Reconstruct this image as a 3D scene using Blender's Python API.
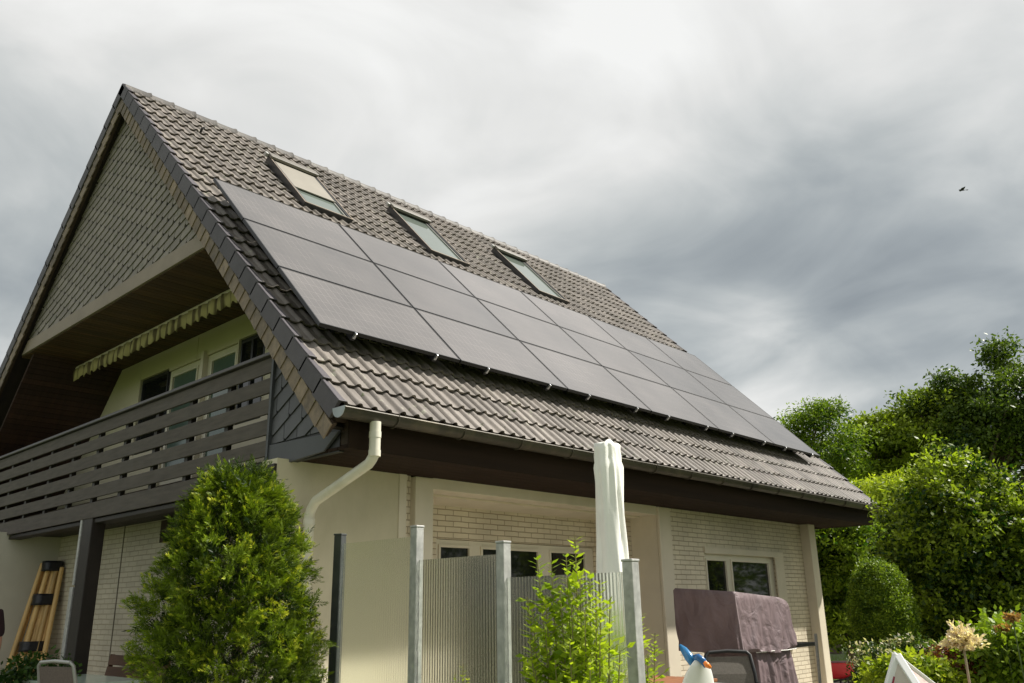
import bpy, math, random
import numpy as np
from mathutils import Vector, Matrix
for o in list(bpy.data.objects): bpy.data.objects.remove(o)
scn = bpy.context.scene
col = scn.collection
rnd = random.Random(7)
rng = np.random.default_rng(11)
R = math.radians

# ------------------------------------------------------------------ camera
CAM = Vector((-4.101, -8.583, 1.62))
D = Vector((0.698, 0.6495, 0.3016)); 
az, pt, ro = R(42.941), R(17.555), R(-0.999)
D = Vector((math.cos(az)*math.cos(pt), math.sin(az)*math.cos(pt), math.sin(pt)))
r0 = D.cross(Vector((0,0,1))).normalized(); u0 = r0.cross(D)
RT = r0*math.cos(ro)+u0*math.sin(ro); UP = -r0*math.sin(ro)+u0*math.cos(ro)
cd = bpy.data.cameras.new('camera'); cam = bpy.data.objects.new('camera', cd); col.objects.link(cam)
cam.matrix_world = Matrix(((RT.x,UP.x,-D.x,CAM.x),(RT.y,UP.y,-D.y,CAM.y),(RT.z,UP.z,-D.z,CAM.z),(0,0,0,1)))
cd.sensor_width = 36; cd.lens = 839.4/1024*36; cd.clip_end = 3000; cd.clip_start = 0.05
scn.camera = cam
def at(px, py, dist):
    """point in the garden seen in direction (px,py) at a horizontal distance"""
    v = D*839.4 + RT*(px-512) - UP*(py-341.5)
    return CAM + v*(dist/math.hypot(v.x, v.y))

# ------------------------------------------------------------------ light
SUN = Vector((1.37, -1.0, 1.9)).normalized()
w = bpy.data.worlds.new('World'); scn.world = w; w.use_nodes = True
nt = w.node_tree; nt.nodes.clear()
def N(t, **k):
    n = nt.nodes.new(t)
    for a, b in k.items(): setattr(n, a, b)
    return n
L = lambda a, b: nt.links.new(a, b)
out = N('ShaderNodeOutputWorld')
sky = N('ShaderNodeTexSky', sky_type='NISHITA'); sky.sun_disc = False
sky.sun_elevation = math.asin(SUN.z); sky.sun_rotation = math.atan2(SUN.x, SUN.y)
bg1 = N('ShaderNodeBackground'); bg1.inputs[1].default_value = 0.07; L(sky.outputs[0], bg1.inputs[0])
tc = N('ShaderNodeTexCoord')
sep = N('ShaderNodeSeparateXYZ'); L(tc.outputs['Generated'], sep.inputs[0])
def M(op, a, b=None, clamp=False):
    n = N('ShaderNodeMath', operation=op); n.use_clamp = clamp
    for i, v in enumerate((a, b)):
        if v is None: continue
        if isinstance(v, (int, float)): n.inputs[i].default_value = v
        else: L(v, n.inputs[i])
    return n.outputs[0]
zc = M('ADD', M('MAXIMUM', sep.outputs[2], 0.0), 0.22)
cx = M('DIVIDE', sep.outputs[0], zc); cy = M('DIVIDE', sep.outputs[1], zc)
comb = N('ShaderNodeCombineXYZ'); L(cx, comb.inputs[0]); L(cy, comb.inputs[1])
def noise(scale, detail, rough, dist, off):
    m = N('ShaderNodeMapping'); m.inputs['Location'].default_value = off; L(comb.outputs[0], m.inputs[0])
    n = N('ShaderNodeTexNoise'); n.inputs['Scale'].default_value = scale; n.inputs['Detail'].default_value = detail
    n.inputs['Roughness'].default_value = rough; n.inputs['Distortion'].default_value = dist
    L(m.outputs[0], n.inputs['Vector']); return n.outputs[0]
n1 = noise(0.9, 5, 0.48, 0.5, (3.1, 1.7, 0)); n2 = noise(2.5, 7, 0.50, 0.6, (7.3, 2.2, 4))
def bank(px, py, width):            # a cloud bank centred on a direction
    v = (D*839.4 + RT*(px-512) - UP*(py-341.5)).normalized()
    dn = N('ShaderNodeVectorMath', operation='DOT_PRODUCT'); L(tc.outputs['Generated'], dn.inputs[0]); dn.inputs[1].default_value = v
    mr = N('ShaderNodeMapRange'); mr.interpolation_type = 'SMOOTHERSTEP'
    mr.inputs[1].default_value = math.cos(R(width)); mr.inputs[2].default_value = 1.0
    L(dn.outputs['Value'], mr.inputs[0]); return mr.outputs[0]
v = M('ADD', M('ADD', M('MULTIPLY', n1, 1.25), M('MULTIPLY', n2, 0.85)), -0.34)     # about 0.75 mean
for px, py, wd, amp in [(60,60,26,.03),(330,60,22,.02),(600,100,18,-.02),(900,-160,26,.14),(960,20,14,.06),(985,225,19,-.17),(790,270,17,-.15),(650,200,13,-.07),
                        (720,385,10,.14),(850,360,12,.10),(0,270,14,-.15),(700,110,16,.05)]:
    v = M('ADD', v, M('MULTIPLY', bank(px, py, wd), amp))
cr = N('ShaderNodeValToRGB'); L(v, cr.inputs[0])
els = cr.color_ramp.elements
els[0].position = 0.26; els[0].color = (0.19, 0.21, 0.222, 1)
e = els.new(0.42); e.color = (0.25, 0.272, 0.28, 1)
els[-1].position = 1.05 if False else 1.0; els[-1].color = (0.635, 0.635, 0.62, 1)
e = els.new(0.56); e.color = (0.325, 0.345, 0.345, 1)
e = els.new(0.74); e.color = (0.455, 0.465, 0.455, 1)
e = els.new(0.86); e.color = (0.545, 0.545, 0.53, 1)
bg2 = N('ShaderNodeBackground'); bg2.inputs[1].default_value = 1.0; L(cr.outputs[0], bg2.inputs[0])
mx = N('ShaderNodeMixShader'); mx.inputs[0].default_value = 0.93
L(bg1.outputs[0], mx.inputs[1]); L(bg2.outputs[0], mx.inputs[2]); L(mx.outputs[0], out.inputs[0])
sl = bpy.data.lights.new('sun', 'SUN'); sl.energy = 4.8; sl.angle = R(1.5); sl.color = (1.0, 0.955, 0.87)
so = bpy.data.objects.new('sun', sl); col.objects.link(so); so.rotation_euler = SUN.to_track_quat('Z', 'Y').to_euler()
scn.view_settings.view_transform = 'Standard'; scn.view_settings.look = 'None'
scn.view_settings.exposure = 0.6; scn.view_settings.gamma = 1.0
scn.cycles.max_bounces = 8; scn.cycles.transparent_max_bounces = 16
scn.cycles.sample_clamp_indirect = 4.0

# ------------------------------------------------------------------ materials
MATS = {}
def pm(name, c, rough=0.7, var=0.12, scale=4.0, bump=0.0, bscale=60.0, metal=0.0, spec=0.5, c2=None, stain=None, stretch=(1,1,1), coat=0.0, detail=6):
    if name in MATS: return MATS[name]
    m = bpy.data.materials.new(name); m.use_nodes = True; t = m.node_tree; ns = t.nodes
    b = ns['Principled BSDF']
    b.inputs['Roughness'].default_value = rough; b.inputs['Metallic'].default_value = metal
    b.inputs['Specular IOR Level'].default_value = spec; b.inputs['Coat Weight'].default_value = coat
    co = ns.new('ShaderNodeTexCoord'); mp = ns.new('ShaderNodeMapping'); mp.inputs['Scale'].default_value = stretch
    t.links.new(co.outputs['Object'], mp.inputs[0])
    n = ns.new('ShaderNodeTexNoise'); n.inputs['Scale'].default_value = scale; n.inputs['Detail'].default_value = detail
    t.links.new(mp.outputs[0], n.inputs['Vector'])
    r = ns.new('ShaderNodeValToRGB'); r.color_ramp.elements[0].position = 0.3; r.color_ramp.elements[1].position = 0.7
    a = c2 if c2 else tuple(x*(1-var) for x in c); bb = c if c2 else tuple(min(1, x*(1+var)) for x in c)
    r.color_ramp.elements[0].color = (*a, 1); r.color_ramp.elements[1].color = (*bb, 1)
    t.links.new(n.outputs[0], r.inputs[0]); cs = r.outputs[0]
    if stain:
        sc, scol, amt = stain
        n3 = ns.new('ShaderNodeTexNoise'); n3.inputs['Scale'].default_value = sc; n3.inputs['Detail'].default_value = 8
        n3.inputs['Roughness'].default_value = .65
        mp3 = ns.new('ShaderNodeMapping'); mp3.inputs['Scale'].default_value = (1, 1, .45); t.links.new(co.outputs['Object'], mp3.inputs[0]); t.links.new(mp3.outputs[0], n3.inputs['Vector'])
        mr = ns.new('ShaderNodeMapRange'); mr.inputs[1].default_value = .48; mr.inputs[2].default_value = .72; mr.inputs[4].default_value = amt
        t.links.new(n3.outputs[0], mr.inputs[0])
        mi = ns.new('ShaderNodeMix'); mi.data_type = 'RGBA'; mi.inputs[7].default_value = (*scol, 1)
        t.links.new(mr.outputs[0], mi.inputs[0]); t.links.new(cs, mi.inputs[6]); cs = mi.outputs[2]
    t.links.new(cs, b.inputs['Base Color'])
    if bump:
        n2_ = ns.new('ShaderNodeTexNoise'); n2_.inputs['Scale'].default_value = bscale; n2_.inputs['Detail'].default_value = 4
        t.links.new(mp.outputs[0], n2_.inputs['Vector'])
        bp = ns.new('ShaderNodeBump'); bp.inputs['Strength'].default_value = bump; bp.inputs['Distance'].default_value = .01
        t.links.new(n2_.outputs[0], bp.inputs['Height']); t.links.new(bp.outputs[0], b.inputs['Normal'])
    MATS[name] = m; return m
def vary_face(m, amt=0.25, tint=None):
    """multiply base colour by a per-piece random value (attribute v)"""
    t = m.node_tree; b = t.nodes['Principled BSDF']; src = b.inputs['Base Color'].links[0].from_socket
    a = t.nodes.new('ShaderNodeAttribute'); a.attribute_name = 'v'
    mr = t.nodes.new('ShaderNodeMapRange'); mr.inputs[3].default_value = 1-amt; mr.inputs[4].default_value = 1+amt
    t.links.new(a.outputs['Fac'], mr.inputs[0])
    mi = t.nodes.new('ShaderNodeVectorMath'); mi.operation = 'SCALE'; t.links.new(src, mi.inputs[0]); t.links.new(mr.outputs[0], mi.inputs[3])
    o = mi.outputs[0]
    if tint:
        gt = t.nodes.new('ShaderNodeMath'); gt.operation = 'GREATER_THAN'; gt.inputs[1].default_value = tint[1]; t.links.new(a.outputs['Fac'], gt.inputs[0])
        m2 = t.nodes.new('ShaderNodeMix'); m2.data_type = 'RGBA'; m2.inputs[7].default_value = (*tint[0], 1)
        t.links.new(gt.outputs[0], m2.inputs[0]); t.links.new(o, m2.inputs[6]); o = m2.outputs[2]
    t.links.new(o, b.inputs['Base Color']); return m
def speckle(m, scale, c, thr, soft=.05):
    t = m.node_tree; b = t.nodes['Principled BSDF']; src = b.inputs['Base Color'].links[0].from_socket
    co = t.nodes.new('ShaderNodeTexCoord'); n = t.nodes.new('ShaderNodeTexNoise'); n.inputs['Scale'].default_value = scale; n.inputs['Detail'].default_value = 3
    t.links.new(co.outputs['Object'], n.inputs['Vector']); mr = t.nodes.new('ShaderNodeMapRange'); mr.inputs[1].default_value = thr; mr.inputs[2].default_value = thr+soft
    t.links.new(n.outputs[0], mr.inputs[0]); mi = t.nodes.new('ShaderNodeMix'); mi.data_type = 'RGBA'; mi.inputs[7].default_value = (*c, 1)
    t.links.new(mr.outputs[0], mi.inputs[0]); t.links.new(src, mi.inputs[6]); t.links.new(mi.outputs[2], b.inputs['Base Color']); return m
def brick_mat(name, axis, c, mortar, bw=.25, rh=.077, ms=.009):
    m = bpy.data.materials.new(name); m.use_nodes = True; t = m.node_tree; ns = t.nodes; b = ns['Principled BSDF']; b.inputs['Roughness'].default_value = .55
    g = ns.new('ShaderNodeNewGeometry'); s = ns.new('ShaderNodeSeparateXYZ'); t.links.new(g.outputs['Position'], s.inputs[0])
    c_ = ns.new('ShaderNodeCombineXYZ'); t.links.new(s.outputs[axis], c_.inputs[0]); t.links.new(s.outputs[2], c_.inputs[1])
    nz = ns.new('ShaderNodeTexNoise'); nz.inputs['Scale'].default_value = 7; t.links.new(g.outputs['Position'], nz.inputs['Vector'])
    ad = ns.new('ShaderNodeVectorMath'); ad.operation = 'MULTIPLY_ADD'; t.links.new(nz.outputs['Color'], ad.inputs[0]); ad.inputs[1].default_value = (.012, .009, 0); t.links.new(c_.outputs[0], ad.inputs[2])
    br = ns.new('ShaderNodeTexBrick'); br.inputs['Scale'].default_value = 1; br.inputs['Brick Width'].default_value = bw; br.inputs['Row Height'].default_value = rh
    br.inputs['Mortar Size'].default_value = ms; br.inputs['Mortar Smooth'].default_value = .35; br.inputs['Bias'].default_value = -.2
    br.inputs['Color1'].default_value = (*c, 1); br.inputs['Color2'].default_value = (*[x*.88 for x in c], 1); br.inputs['Mortar'].default_value = (*mortar, 1)
    t.links.new(ad.outputs[0], br.inputs['Vector'])
    n3 = ns.new('ShaderNodeTexNoise'); n3.inputs['Scale'].default_value = 1.6; n3.inputs['Detail'].default_value = 8; t.links.new(g.outputs['Position'], n3.inputs['Vector'])
    mr = ns.new('ShaderNodeMapRange'); mr.inputs[1].default_value = .35; mr.inputs[2].default_value = .7; mr.inputs[3].default_value = 1.05; mr.inputs[4].default_value = .82; t.links.new(n3.outputs[0], mr.inputs[0])
    vs = ns.new('ShaderNodeVectorMath'); vs.operation = 'SCALE'; t.links.new(br.outputs['Color'], vs.inputs[0]); t.links.new(mr.outputs[0], vs.inputs[3])
    t.links.new(vs.outputs[0], b.inputs['Base Color'])
    fn = ns.new('ShaderNodeTexNoise'); fn.inputs['Scale'].default_value = 55; t.links.new(g.outputs['Position'], fn.inputs['Vector'])
    hm = ns.new('ShaderNodeMath'); hm.operation = 'MULTIPLY_ADD'; hm.inputs[1].default_value = -1.0; t.links.new(br.outputs['Fac'], hm.inputs[0]); 
    hs = ns.new('ShaderNodeMath'); hs.operation = 'MULTIPLY'; hs.inputs[1].default_value = .35; t.links.new(fn.outputs[0], hs.inputs[0]); t.links.new(hs.outputs[0], hm.inputs[2])
    bp = ns.new('ShaderNodeBump'); bp.inputs['Strength'].default_value = .9; bp.inputs['Distance'].default_value = .008; t.links.new(hm.outputs[0], bp.inputs['Height']); t.links.new(bp.outputs[0], b.inputs['Normal'])
    return m
CREAM = (.62, .575, .41)
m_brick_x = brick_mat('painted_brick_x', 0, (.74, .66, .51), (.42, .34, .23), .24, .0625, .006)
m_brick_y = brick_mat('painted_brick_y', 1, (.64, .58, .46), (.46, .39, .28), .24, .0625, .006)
m_plaster = pm('cream_plaster', (.60, .545, .40), .8, .07, 2.0, .25, 120, stain=(1.0, (.38, .35, .22), .6))
m_trimw = pm('cream_paint', (.68, .61, .48), .5, .05, 3, .05, 80, stain=(2.0, (.48, .44, .30), .3))
m_panelw = pm('pale_yellow_boarding', (.60, .545, .40), .6, .05, 1.5, .05, 60)
m_framew = pm('white_window_frame', (.72, .67, .54), .35, .04, 3)
m_frameD = pm('dark_window_frame', (.028, .028, .03), .4, .1, 5)
m_glass = pm('dark_window_glass', (.012, .014, .012), .04, .2, 1.2, spec=.5)
m_glassG = pm('greenish_door_glass', (.10, .15, .12), .08, .15, .7, spec=.5)
m_wood_dark = pm('dark_brown_boards', (.040, .022, .013), .75, .3, 3, .3, 40, stretch=(1, 1, 8))
m_gray_board = pm('grey_brown_balcony_paint', (.082, .068, .058), .8, .22, 4, .25, 30, stretch=(8, 1, 8), stain=(3, (.10, .09, .08), .4))
m_wood_black = pm('blackened_wood', (.018,.012,.009), .6, .3, 4, .2, 40)
m_black = pm('black_plastic', (.012, .012, .013), .5, .1, 5)
m_verge = vary_face(pm('charcoal_verge_tile', (.068, .060, .068), .6, .15, 8, .3, 90), .22)
m_tile = vary_face(pm('grey_brown_roof_tile', (.192, .168, .148), .58, .16, 9, .35, 120, stain=(1.6, (.13, .115, .09), .55)), .20)
speckle(speckle(m_tile, 9, (.30,.29,.23), .66), 14, (.075,.085,.04), .68)
m_ridge = vary_face(pm('ridge_tile_mat', (.105, .095, .087), .6, .2, 8, .3, 90, stain=(3, (.26, .25, .22), .5)), .2)
m_slate_b = vary_face(pm('brown_slate', (.20, .150, .105), .7, .25, 14, .4, 90, stain=(5, (.09, .075, .06), .7)), .3)
m_slate_g = vary_face(pm('taupe_slate', (.232, .203, .180), .7, .10, 5, .2, 80), .12)
speckle(m_slate_g, 6, (.15,.15,.11), .62, .12)
m_slate_d = vary_face(pm('blue_grey_slate', (.080, .080, .088), .55, .12, 6, .2, 80), .14)
m_trimg = pm('taupe_trim', (.255, .205, .16), .65, .1, 3, .1, 60)
m_trimd = pm('blue_grey_trim', (.065, .068, .075), .55, .1, 3, .1, 60)
m_gutter = pm('weathered_gutter', (.055, .048, .034), .5, .3, 2.2, .1, 50, metal=.35, stain=(4, (.13, .11, .07), .7))
m_down = pm('cream_downpipe', (.68, .65, .54), .45, .05, 4, stain=(4, (.42, .40, .27), .5))
m_zinc = pm('galvanised_steel', (.43, .425, .41), .5, .2, 26, .12, 60, metal=.25, stain=(22, (.27, .275, .27), .7))
m_zincd = pm('dark_grey_steel', (.085, .09, .09), .45, .2, 12, .1, 40, metal=.4)
m_frameP = pm('black_anodised_frame', (.012, .012, .014), .45, .1, 6)
m_clamp = pm('aluminium_clamp', (.62, .63, .64), .3, .1, 20, metal=.9)
m_whitef = pm('white_fabric', (.86, .85, .80), .85, .04, 6, .15, 90)
m_pave = pm('paving', (.42, .38, .32), .85, .15, 3, .3, 40, stain=(3, (.27, .245, .20), .5))
m_mauve = pm('mauve_cover_fabric', (.165, .118, .125), .6, .12, 5, .2, 160, stain=(4, (.21, .155, .165), .4))

# ------------------------------------------------------------------ mesh helpers
WLOC = {}
def wl(p): return WLOC.get(p.name, Vector((0,0,0))) if p else Vector((0,0,0))
def props(o, label=None, cat=None, group=None, kind=None):
    if label: o['label'] = label
    if cat: o['category'] = cat
    if group: o['group'] = group
    if kind: o['kind'] = kind
    return o
def empty(name, loc, label, cat, group=None, rot=None):
    o = bpy.data.objects.new(name, None); col.objects.link(o); o.location = loc; o.empty_display_size = .1
    if rot is not None: o.rotation_euler = rot
    WLOC[o.name] = Vector(loc)
    return props(o, label, cat, group)
class MB:
    def __init__(s): s.v = []; s.f = []; s.a = []; s.cur = .5
    def add(s, vs, fs, a=None):
        n = len(s.v); s.v += [tuple(x) for x in vs]; s.f += [tuple(i+n for i in f) for f in fs]; s.a += [s.cur if a is None else a]*len(fs); return s
    def box(s, a, b, v=None):
        x0,y0,z0 = a; x1,y1,z1 = b
        return s.add([(x0,y0,z0),(x1,y0,z0),(x1,y1,z0),(x0,y1,z0),(x0,y0,z1),(x1,y0,z1),(x1,y1,z1),(x0,y1,z1)],
                     [(0,3,2,1),(4,5,6,7),(0,1,5,4),(1,2,6,5),(2,3,7,6),(3,0,4,7)], v)
    def obox(s, p0, p1, wv, hv, v=None):      # bar from p0 to p1 with half-width vectors
        p0,p1,wv,hv = map(Vector,(p0,p1,wv,hv)); vs = []
        for p in (p0,p1): vs += [p-wv-hv, p+wv-hv, p+wv+hv, p-wv+hv]
        return s.add(vs, [(0,3,2,1),(4,5,6,7),(0,1,5,4),(1,2,6,5),(2,3,7,6),(3,0,4,7)], v)
    def bar(s, p0, p1, w_, h_, up=(0,0,1), v=None):
        p0,p1 = Vector(p0),Vector(p1); d = (p1-p0).normalized(); u = Vector(up); sd = d.cross(u)
        if sd.length < 1e-4: sd = d.cross(Vector((1,0,0)))
        sd.normalize(); u = sd.cross(d).normalized()
        return s.obox(p0, p1, sd*w_/2, u*h_/2, v)
    def tube(s, pts, rad, n=12, cap=True, v=None, closed=False):
        pts = [Vector(p) for p in pts]; rr = rad if isinstance(rad, (list,tuple)) else [rad]*len(pts)
        vs = []; ref = None
        for i,p in enumerate(pts):
            if closed: d = pts[(i+1)%len(pts)]-pts[i-1]
            else: d = pts[min(i+1,len(pts)-1)]-pts[max(i-1,0)]
            d.normalize()
            if ref is None:
                ref = d.orthogonal().normalized()
            ref = (ref - d*ref.dot(d)).normalized(); q = d.cross(ref)
            for k in range(n):
                a = 2*math.pi*k/n; vs.append(p + (ref*math.cos(a)+q*math.sin(a))*rr[i])
        fs = []
        m_ = len(pts) if closed else len(pts)-1
        for i in range(m_):
            j = (i+1)%len(pts)
            for k in range(n): fs.append((i*n+k, i*n+(k+1)%n, j*n+(k+1)%n, j*n+k))
        if cap and not closed: fs += [tuple(range(n-1,-1,-1)), tuple((len(pts)-1)*n+k for k in range(n))]
        return s.add(vs, fs, v)
    def cyl(s, p0, p1, r, r2=None, n=16, v=None): return s.tube([p0,p1], [r, r if r2 is None else r2], n, True, v)
    def prism(s, poly, dv, v=None):           # extrude closed polygon (list of points) by vector
        n = len(poly); P = [Vector(p) for p in poly]; dv = Vector(dv)
        return s.add(P+[p+dv for p in P], [tuple(range(n-1,-1,-1)), tuple(range(n,2*n))]+[(i,(i+1)%n,n+(i+1)%n,n+i) for i in range(n)], v)
    def loft(s, rings, cap=True, v=None):
        n = len(rings[0]); vs = [p for r_ in rings for p in r_]; fs = []
        for i in range(len(rings)-1):
            for k in range(n): fs.append((i*n+k, i*n+(k+1)%n, (i+1)*n+(k+1)%n, (i+1)*n+k))
        if cap: fs += [tuple(range(n-1,-1,-1)), tuple((len(rings)-1)*n+k for k in range(n))]
        return s.add(vs, fs, v)
    def build(s, name, mat, parent=None, smooth=False, bevel=0, label=None, local=False, fixn=True):
        me = bpy.data.meshes.new(name); o0 = Vector((0,0,0)) if local else wl(parent)
        vs = [(x[0]-o0.x, x[1]-o0.y, x[2]-o0.z) for x in s.v]
        me.from_pydata(vs, [], s.f); me.update()
        at_ = me.attributes.new('v', 'FLOAT', 'FACE'); at_.data.foreach_set('value', s.a)
        me.materials.append(mat)
        if fixn:
            import bmesh
            b = bmesh.new(); b.from_mesh(me); bmesh.ops.recalc_face_normals(b, faces=b.faces); b.to_mesh(me); b.free()
        o = bpy.data.objects.new(name, me); col.objects.link(o)
        if parent: o.parent = parent
        WLOC[o.name] = Vector((0,0,0)) if local else Vector(o0)
        if smooth:
            me.polygons.foreach_set('use_smooth', [True]*len(me.polygons))
            if smooth != 'all': me.set_sharp_from_angle(angle=R(40))
        if bevel:
            md = o.modifiers.new('bevel', 'BEVEL'); md.width = bevel; md.segments = 2; md.limit_method = 'ANGLE'; md.angle_limit = R(40)
        if label: o['label'] = label
        return o
def wall_rects(u0, u1, z0, z1, holes):
    """split a rectangle with rectangular holes into rectangles"""
    us = sorted({u0,u1,*[h[0] for h in holes],*[h[1] for h in holes]}); zs = sorted({z0,z1,*[h[2] for h in holes],*[h[3] for h in holes]})
    out_ = []
    for i in range(len(us)-1):
        run = None
        for j in range(len(zs)-1):
            cu, cz = (us[i]+us[i+1])/2, (zs[j]+zs[j+1])/2
            if any(h[0]<cu<h[1] and h[2]<cz<h[3] for h in holes):
                if run: out_.append((us[i],us[i+1],run[0],run[1])); run = None
            else: run = (run[0] if run else zs[j], zs[j+1])
        if run: out_.append((us[i],us[i+1],run[0],run[1]))
    return out_

# ================================================================== GROUND
g = MB(); g.add([(-600,-600,0),(600,-600,0),(600,600,0),(-600,600,0)], [(0,1,2,3)])
m_lawn = pm('lawn', (.10, .14, .025), .9, .25, 1.5, .6, 30, c2=(.06, .085, .02))
props(g.build('lawn', m_lawn), kind='structure')
g = MB(); g.box((-.8,-5.3,-.3),(12.4,8.5,.196)); g.box((-2.4,-2.6,-.3),(-.8,8.5,.196))
props(g.build('terrace', m_pave, bevel=.01), kind='structure')
g = MB()
for i in range(12): g.box((12.5+i*.52,-2.9+.1*math.sin(i),.0),(12.98+i*.52,-1.9+.1*math.sin(i),.03))
props(g.build('garden_path', m_pave, bevel=.006), kind='structure')

# ================================================================== HOUSE
TH = R(45.24); C_, S_ = math.cos(TH), math.sin(TH)
ES = Vector((0,-C_,-S_)); NR = Vector((0,-S_,C_))            # down the garden slope, and its normal
RY, RZ = 2.40, 8.77                                          # ridge
RG = Vector((0,RY,RZ)); X0, X1 = -.30, 10.80
LEN = 7.90
def rp(x, s, h=0): p = RG + ES*s + NR*h; return Vector((x, p.y, p.z))      # roof point
def rpb(x, s, h=0): p = rp(x, s, h); return Vector((x, 2*RY-p.y, p.z))
house = empty('house', (5, 2, 0), 'gabled house with dark tiled roof, white painted brick walls and slatted balcony', 'house')

def tiles(fn, x0, x1, step, name):
    P = .15; nx = int(round((x1-x0)/P*step)); xs = np.linspace(x0, x1, nx+1)
    def prof(x):
        t = ((x-x0)/P) % 1.0
        return np.where(t < .46, .026*np.sin(np.pi*t/.46)**.7, -.003*np.sin(np.pi*(t-.46)/.54))
    h = prof(xs); mb = MB(); V = []; F = []; A = []
    nc = 24; cl = LEN/nc
    tile_i = np.floor((xs[:-1]+xs[1:])/2/.30 + 1e-6).astype(int)
    for c in range(nc):
        jit = {k: (rnd.uniform(-.006,.006), rnd.random()) for k in range(tile_i.min()-1, tile_i.max()+2)}
        s0, s1 = c*cl, (c+1)*cl
        base = len(V)
        jj = np.array([jit[int(math.floor(x/.30+1e-6))][0] for x in xs])
        for i,x in enumerate(xs): V.append(fn(x, s0-.02, h[i]+.002))
        for i,x in enumerate(xs): V.append(fn(x, s1, h[i]+.034+jj[i]))
        for i,x in enumerate(xs): V.append(fn(x, s1-.006, h[i]+.016))
        for i,x in enumerate(xs): V.append(fn(x, s1-.07, h[i]-.006))
        m1 = nx+1
        for i in range(nx):
            a = jit[int(tile_i[i])][1]
            F.append((base+i, base+m1+i, base+m1+i+1, base+i+1)); A.append(a)
            F.append((base+m1+i, base+2*m1+i, base+2*m1+i+1, base+m1+i+1)); A.append(a)
            F.append((base+2*m1+i, base+3*m1+i, base+3*m1+i+1, base+2*m1+i+1)); A.append(a)
    mb.v = [tuple(v) for v in V]; mb.f = F; mb.a = A
    return mb.build(name, m_tile, house, smooth=True, fixn=False)
roof = tiles(rp, X0, X1, 11, 'roof')
roofb = tiles(rpb, X0, X1, 4, 'roof'); roofb['label'] = 'back roof slope with grey-brown tiles'
# deck below the tiles (solid)
mb = MB(); mb.prism([rp(X0+.03,.0,-.03), rp(X0+.03,LEN-.02,-.03), rp(X0+.03,LEN-.02,-.16), rp(X0+.03,.12,-.16), rpb(X0+.03,.12,-.16), rpb(X0+.03,LEN-.02,-.16), rpb(X0+.03,LEN-.02,-.03), rpb(X0+.03,0,-.03)], (X1-X0-.06,0,0))
mb.build('roof_deck', m_wood_dark, house)
# ridge tiles
mb = MB(); n = 33; cl = (X1-X0)/n
for i in range(n):
    xa, xb = X0-.02+i*cl, X0-.02+(i+1)*cl+.03; rings = []
    a_ = rnd.random()
    for x, rr in ((xa,.118),(xb-.05,.125),(xb,.142),(xb+.004,.118)):
        rings.append([Vector((x, RY+rr*math.cos(t), RZ-.085+rr*math.sin(t)*.95)) for t in np.linspace(-.5, math.pi+.5, 13)])
    mb.loft(rings, cap=True, v=a_)
mb.build('ridge_tiles', m_ridge, roof, smooth=True)
# verge tiles: one flange per course on each gable edge
for fn in (rp, rpb):
    for xa, xb in ((X0-.035, X0-.004), (X1+.004, X1+.035)):
        mb = MB()
        for c in range(24):
            s0, s1 = c*LEN/24-.02, (c+1)*LEN/24+.012
            a_ = rnd.random()
            mb.prism([fn(xa,s0,.036), fn(xa,s1,.058), fn(xa,s1,-.118), fn(xa,s0,-.138)], (xb-xa,0,0), v=a_)
            mb.prism([fn(xa,s0,.026), fn(xa,s1,.060), fn(xa,s1,.046), fn(xa,s0,.012)], ((.08 if xa < 0 else -.05),0,0), v=a_)
        mb.build('verge_tiles', m_verge, roof, bevel=.006)
    mb = MB(); k = 46
    for i in range(k):
        s0, s1 = .16+i*(LEN-.12)/k, .16+(i+1)*(LEN-.12)/k+.02
        mb.prism([fn(X0-.012,s0,-.14), fn(X0-.024,s1,-.14), fn(X0-.024,s1,-.288+rnd.uniform(-.006,.006)), fn(X0-.012,s0,-.288)], (.012,0,0), v=rnd.random())
    mb.build('barge_slates', m_slate_b, house, label='brown slate shingles along the gable edge')
    for xa in (X0, X1-.035):
        mb = MB(); mb.prism([fn(xa,0.1,-.13), fn(xa,LEN+.05,-.13), fn(xa,LEN+.02,-.285), fn(xa,.3,-.285)], (.035,0,0)); mb.build('barge_board', m_wood_dark, house)
    mb = MB(); mb.prism([fn(X0+.036,.22,-.19), fn(X0+.036,LEN,-.19), fn(X0+.036,LEN,-.22), fn(X0+.036,.22,-.22)], (.30,0,0))
    mb.build('verge_soffit', m_wood_black, house)

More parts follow.
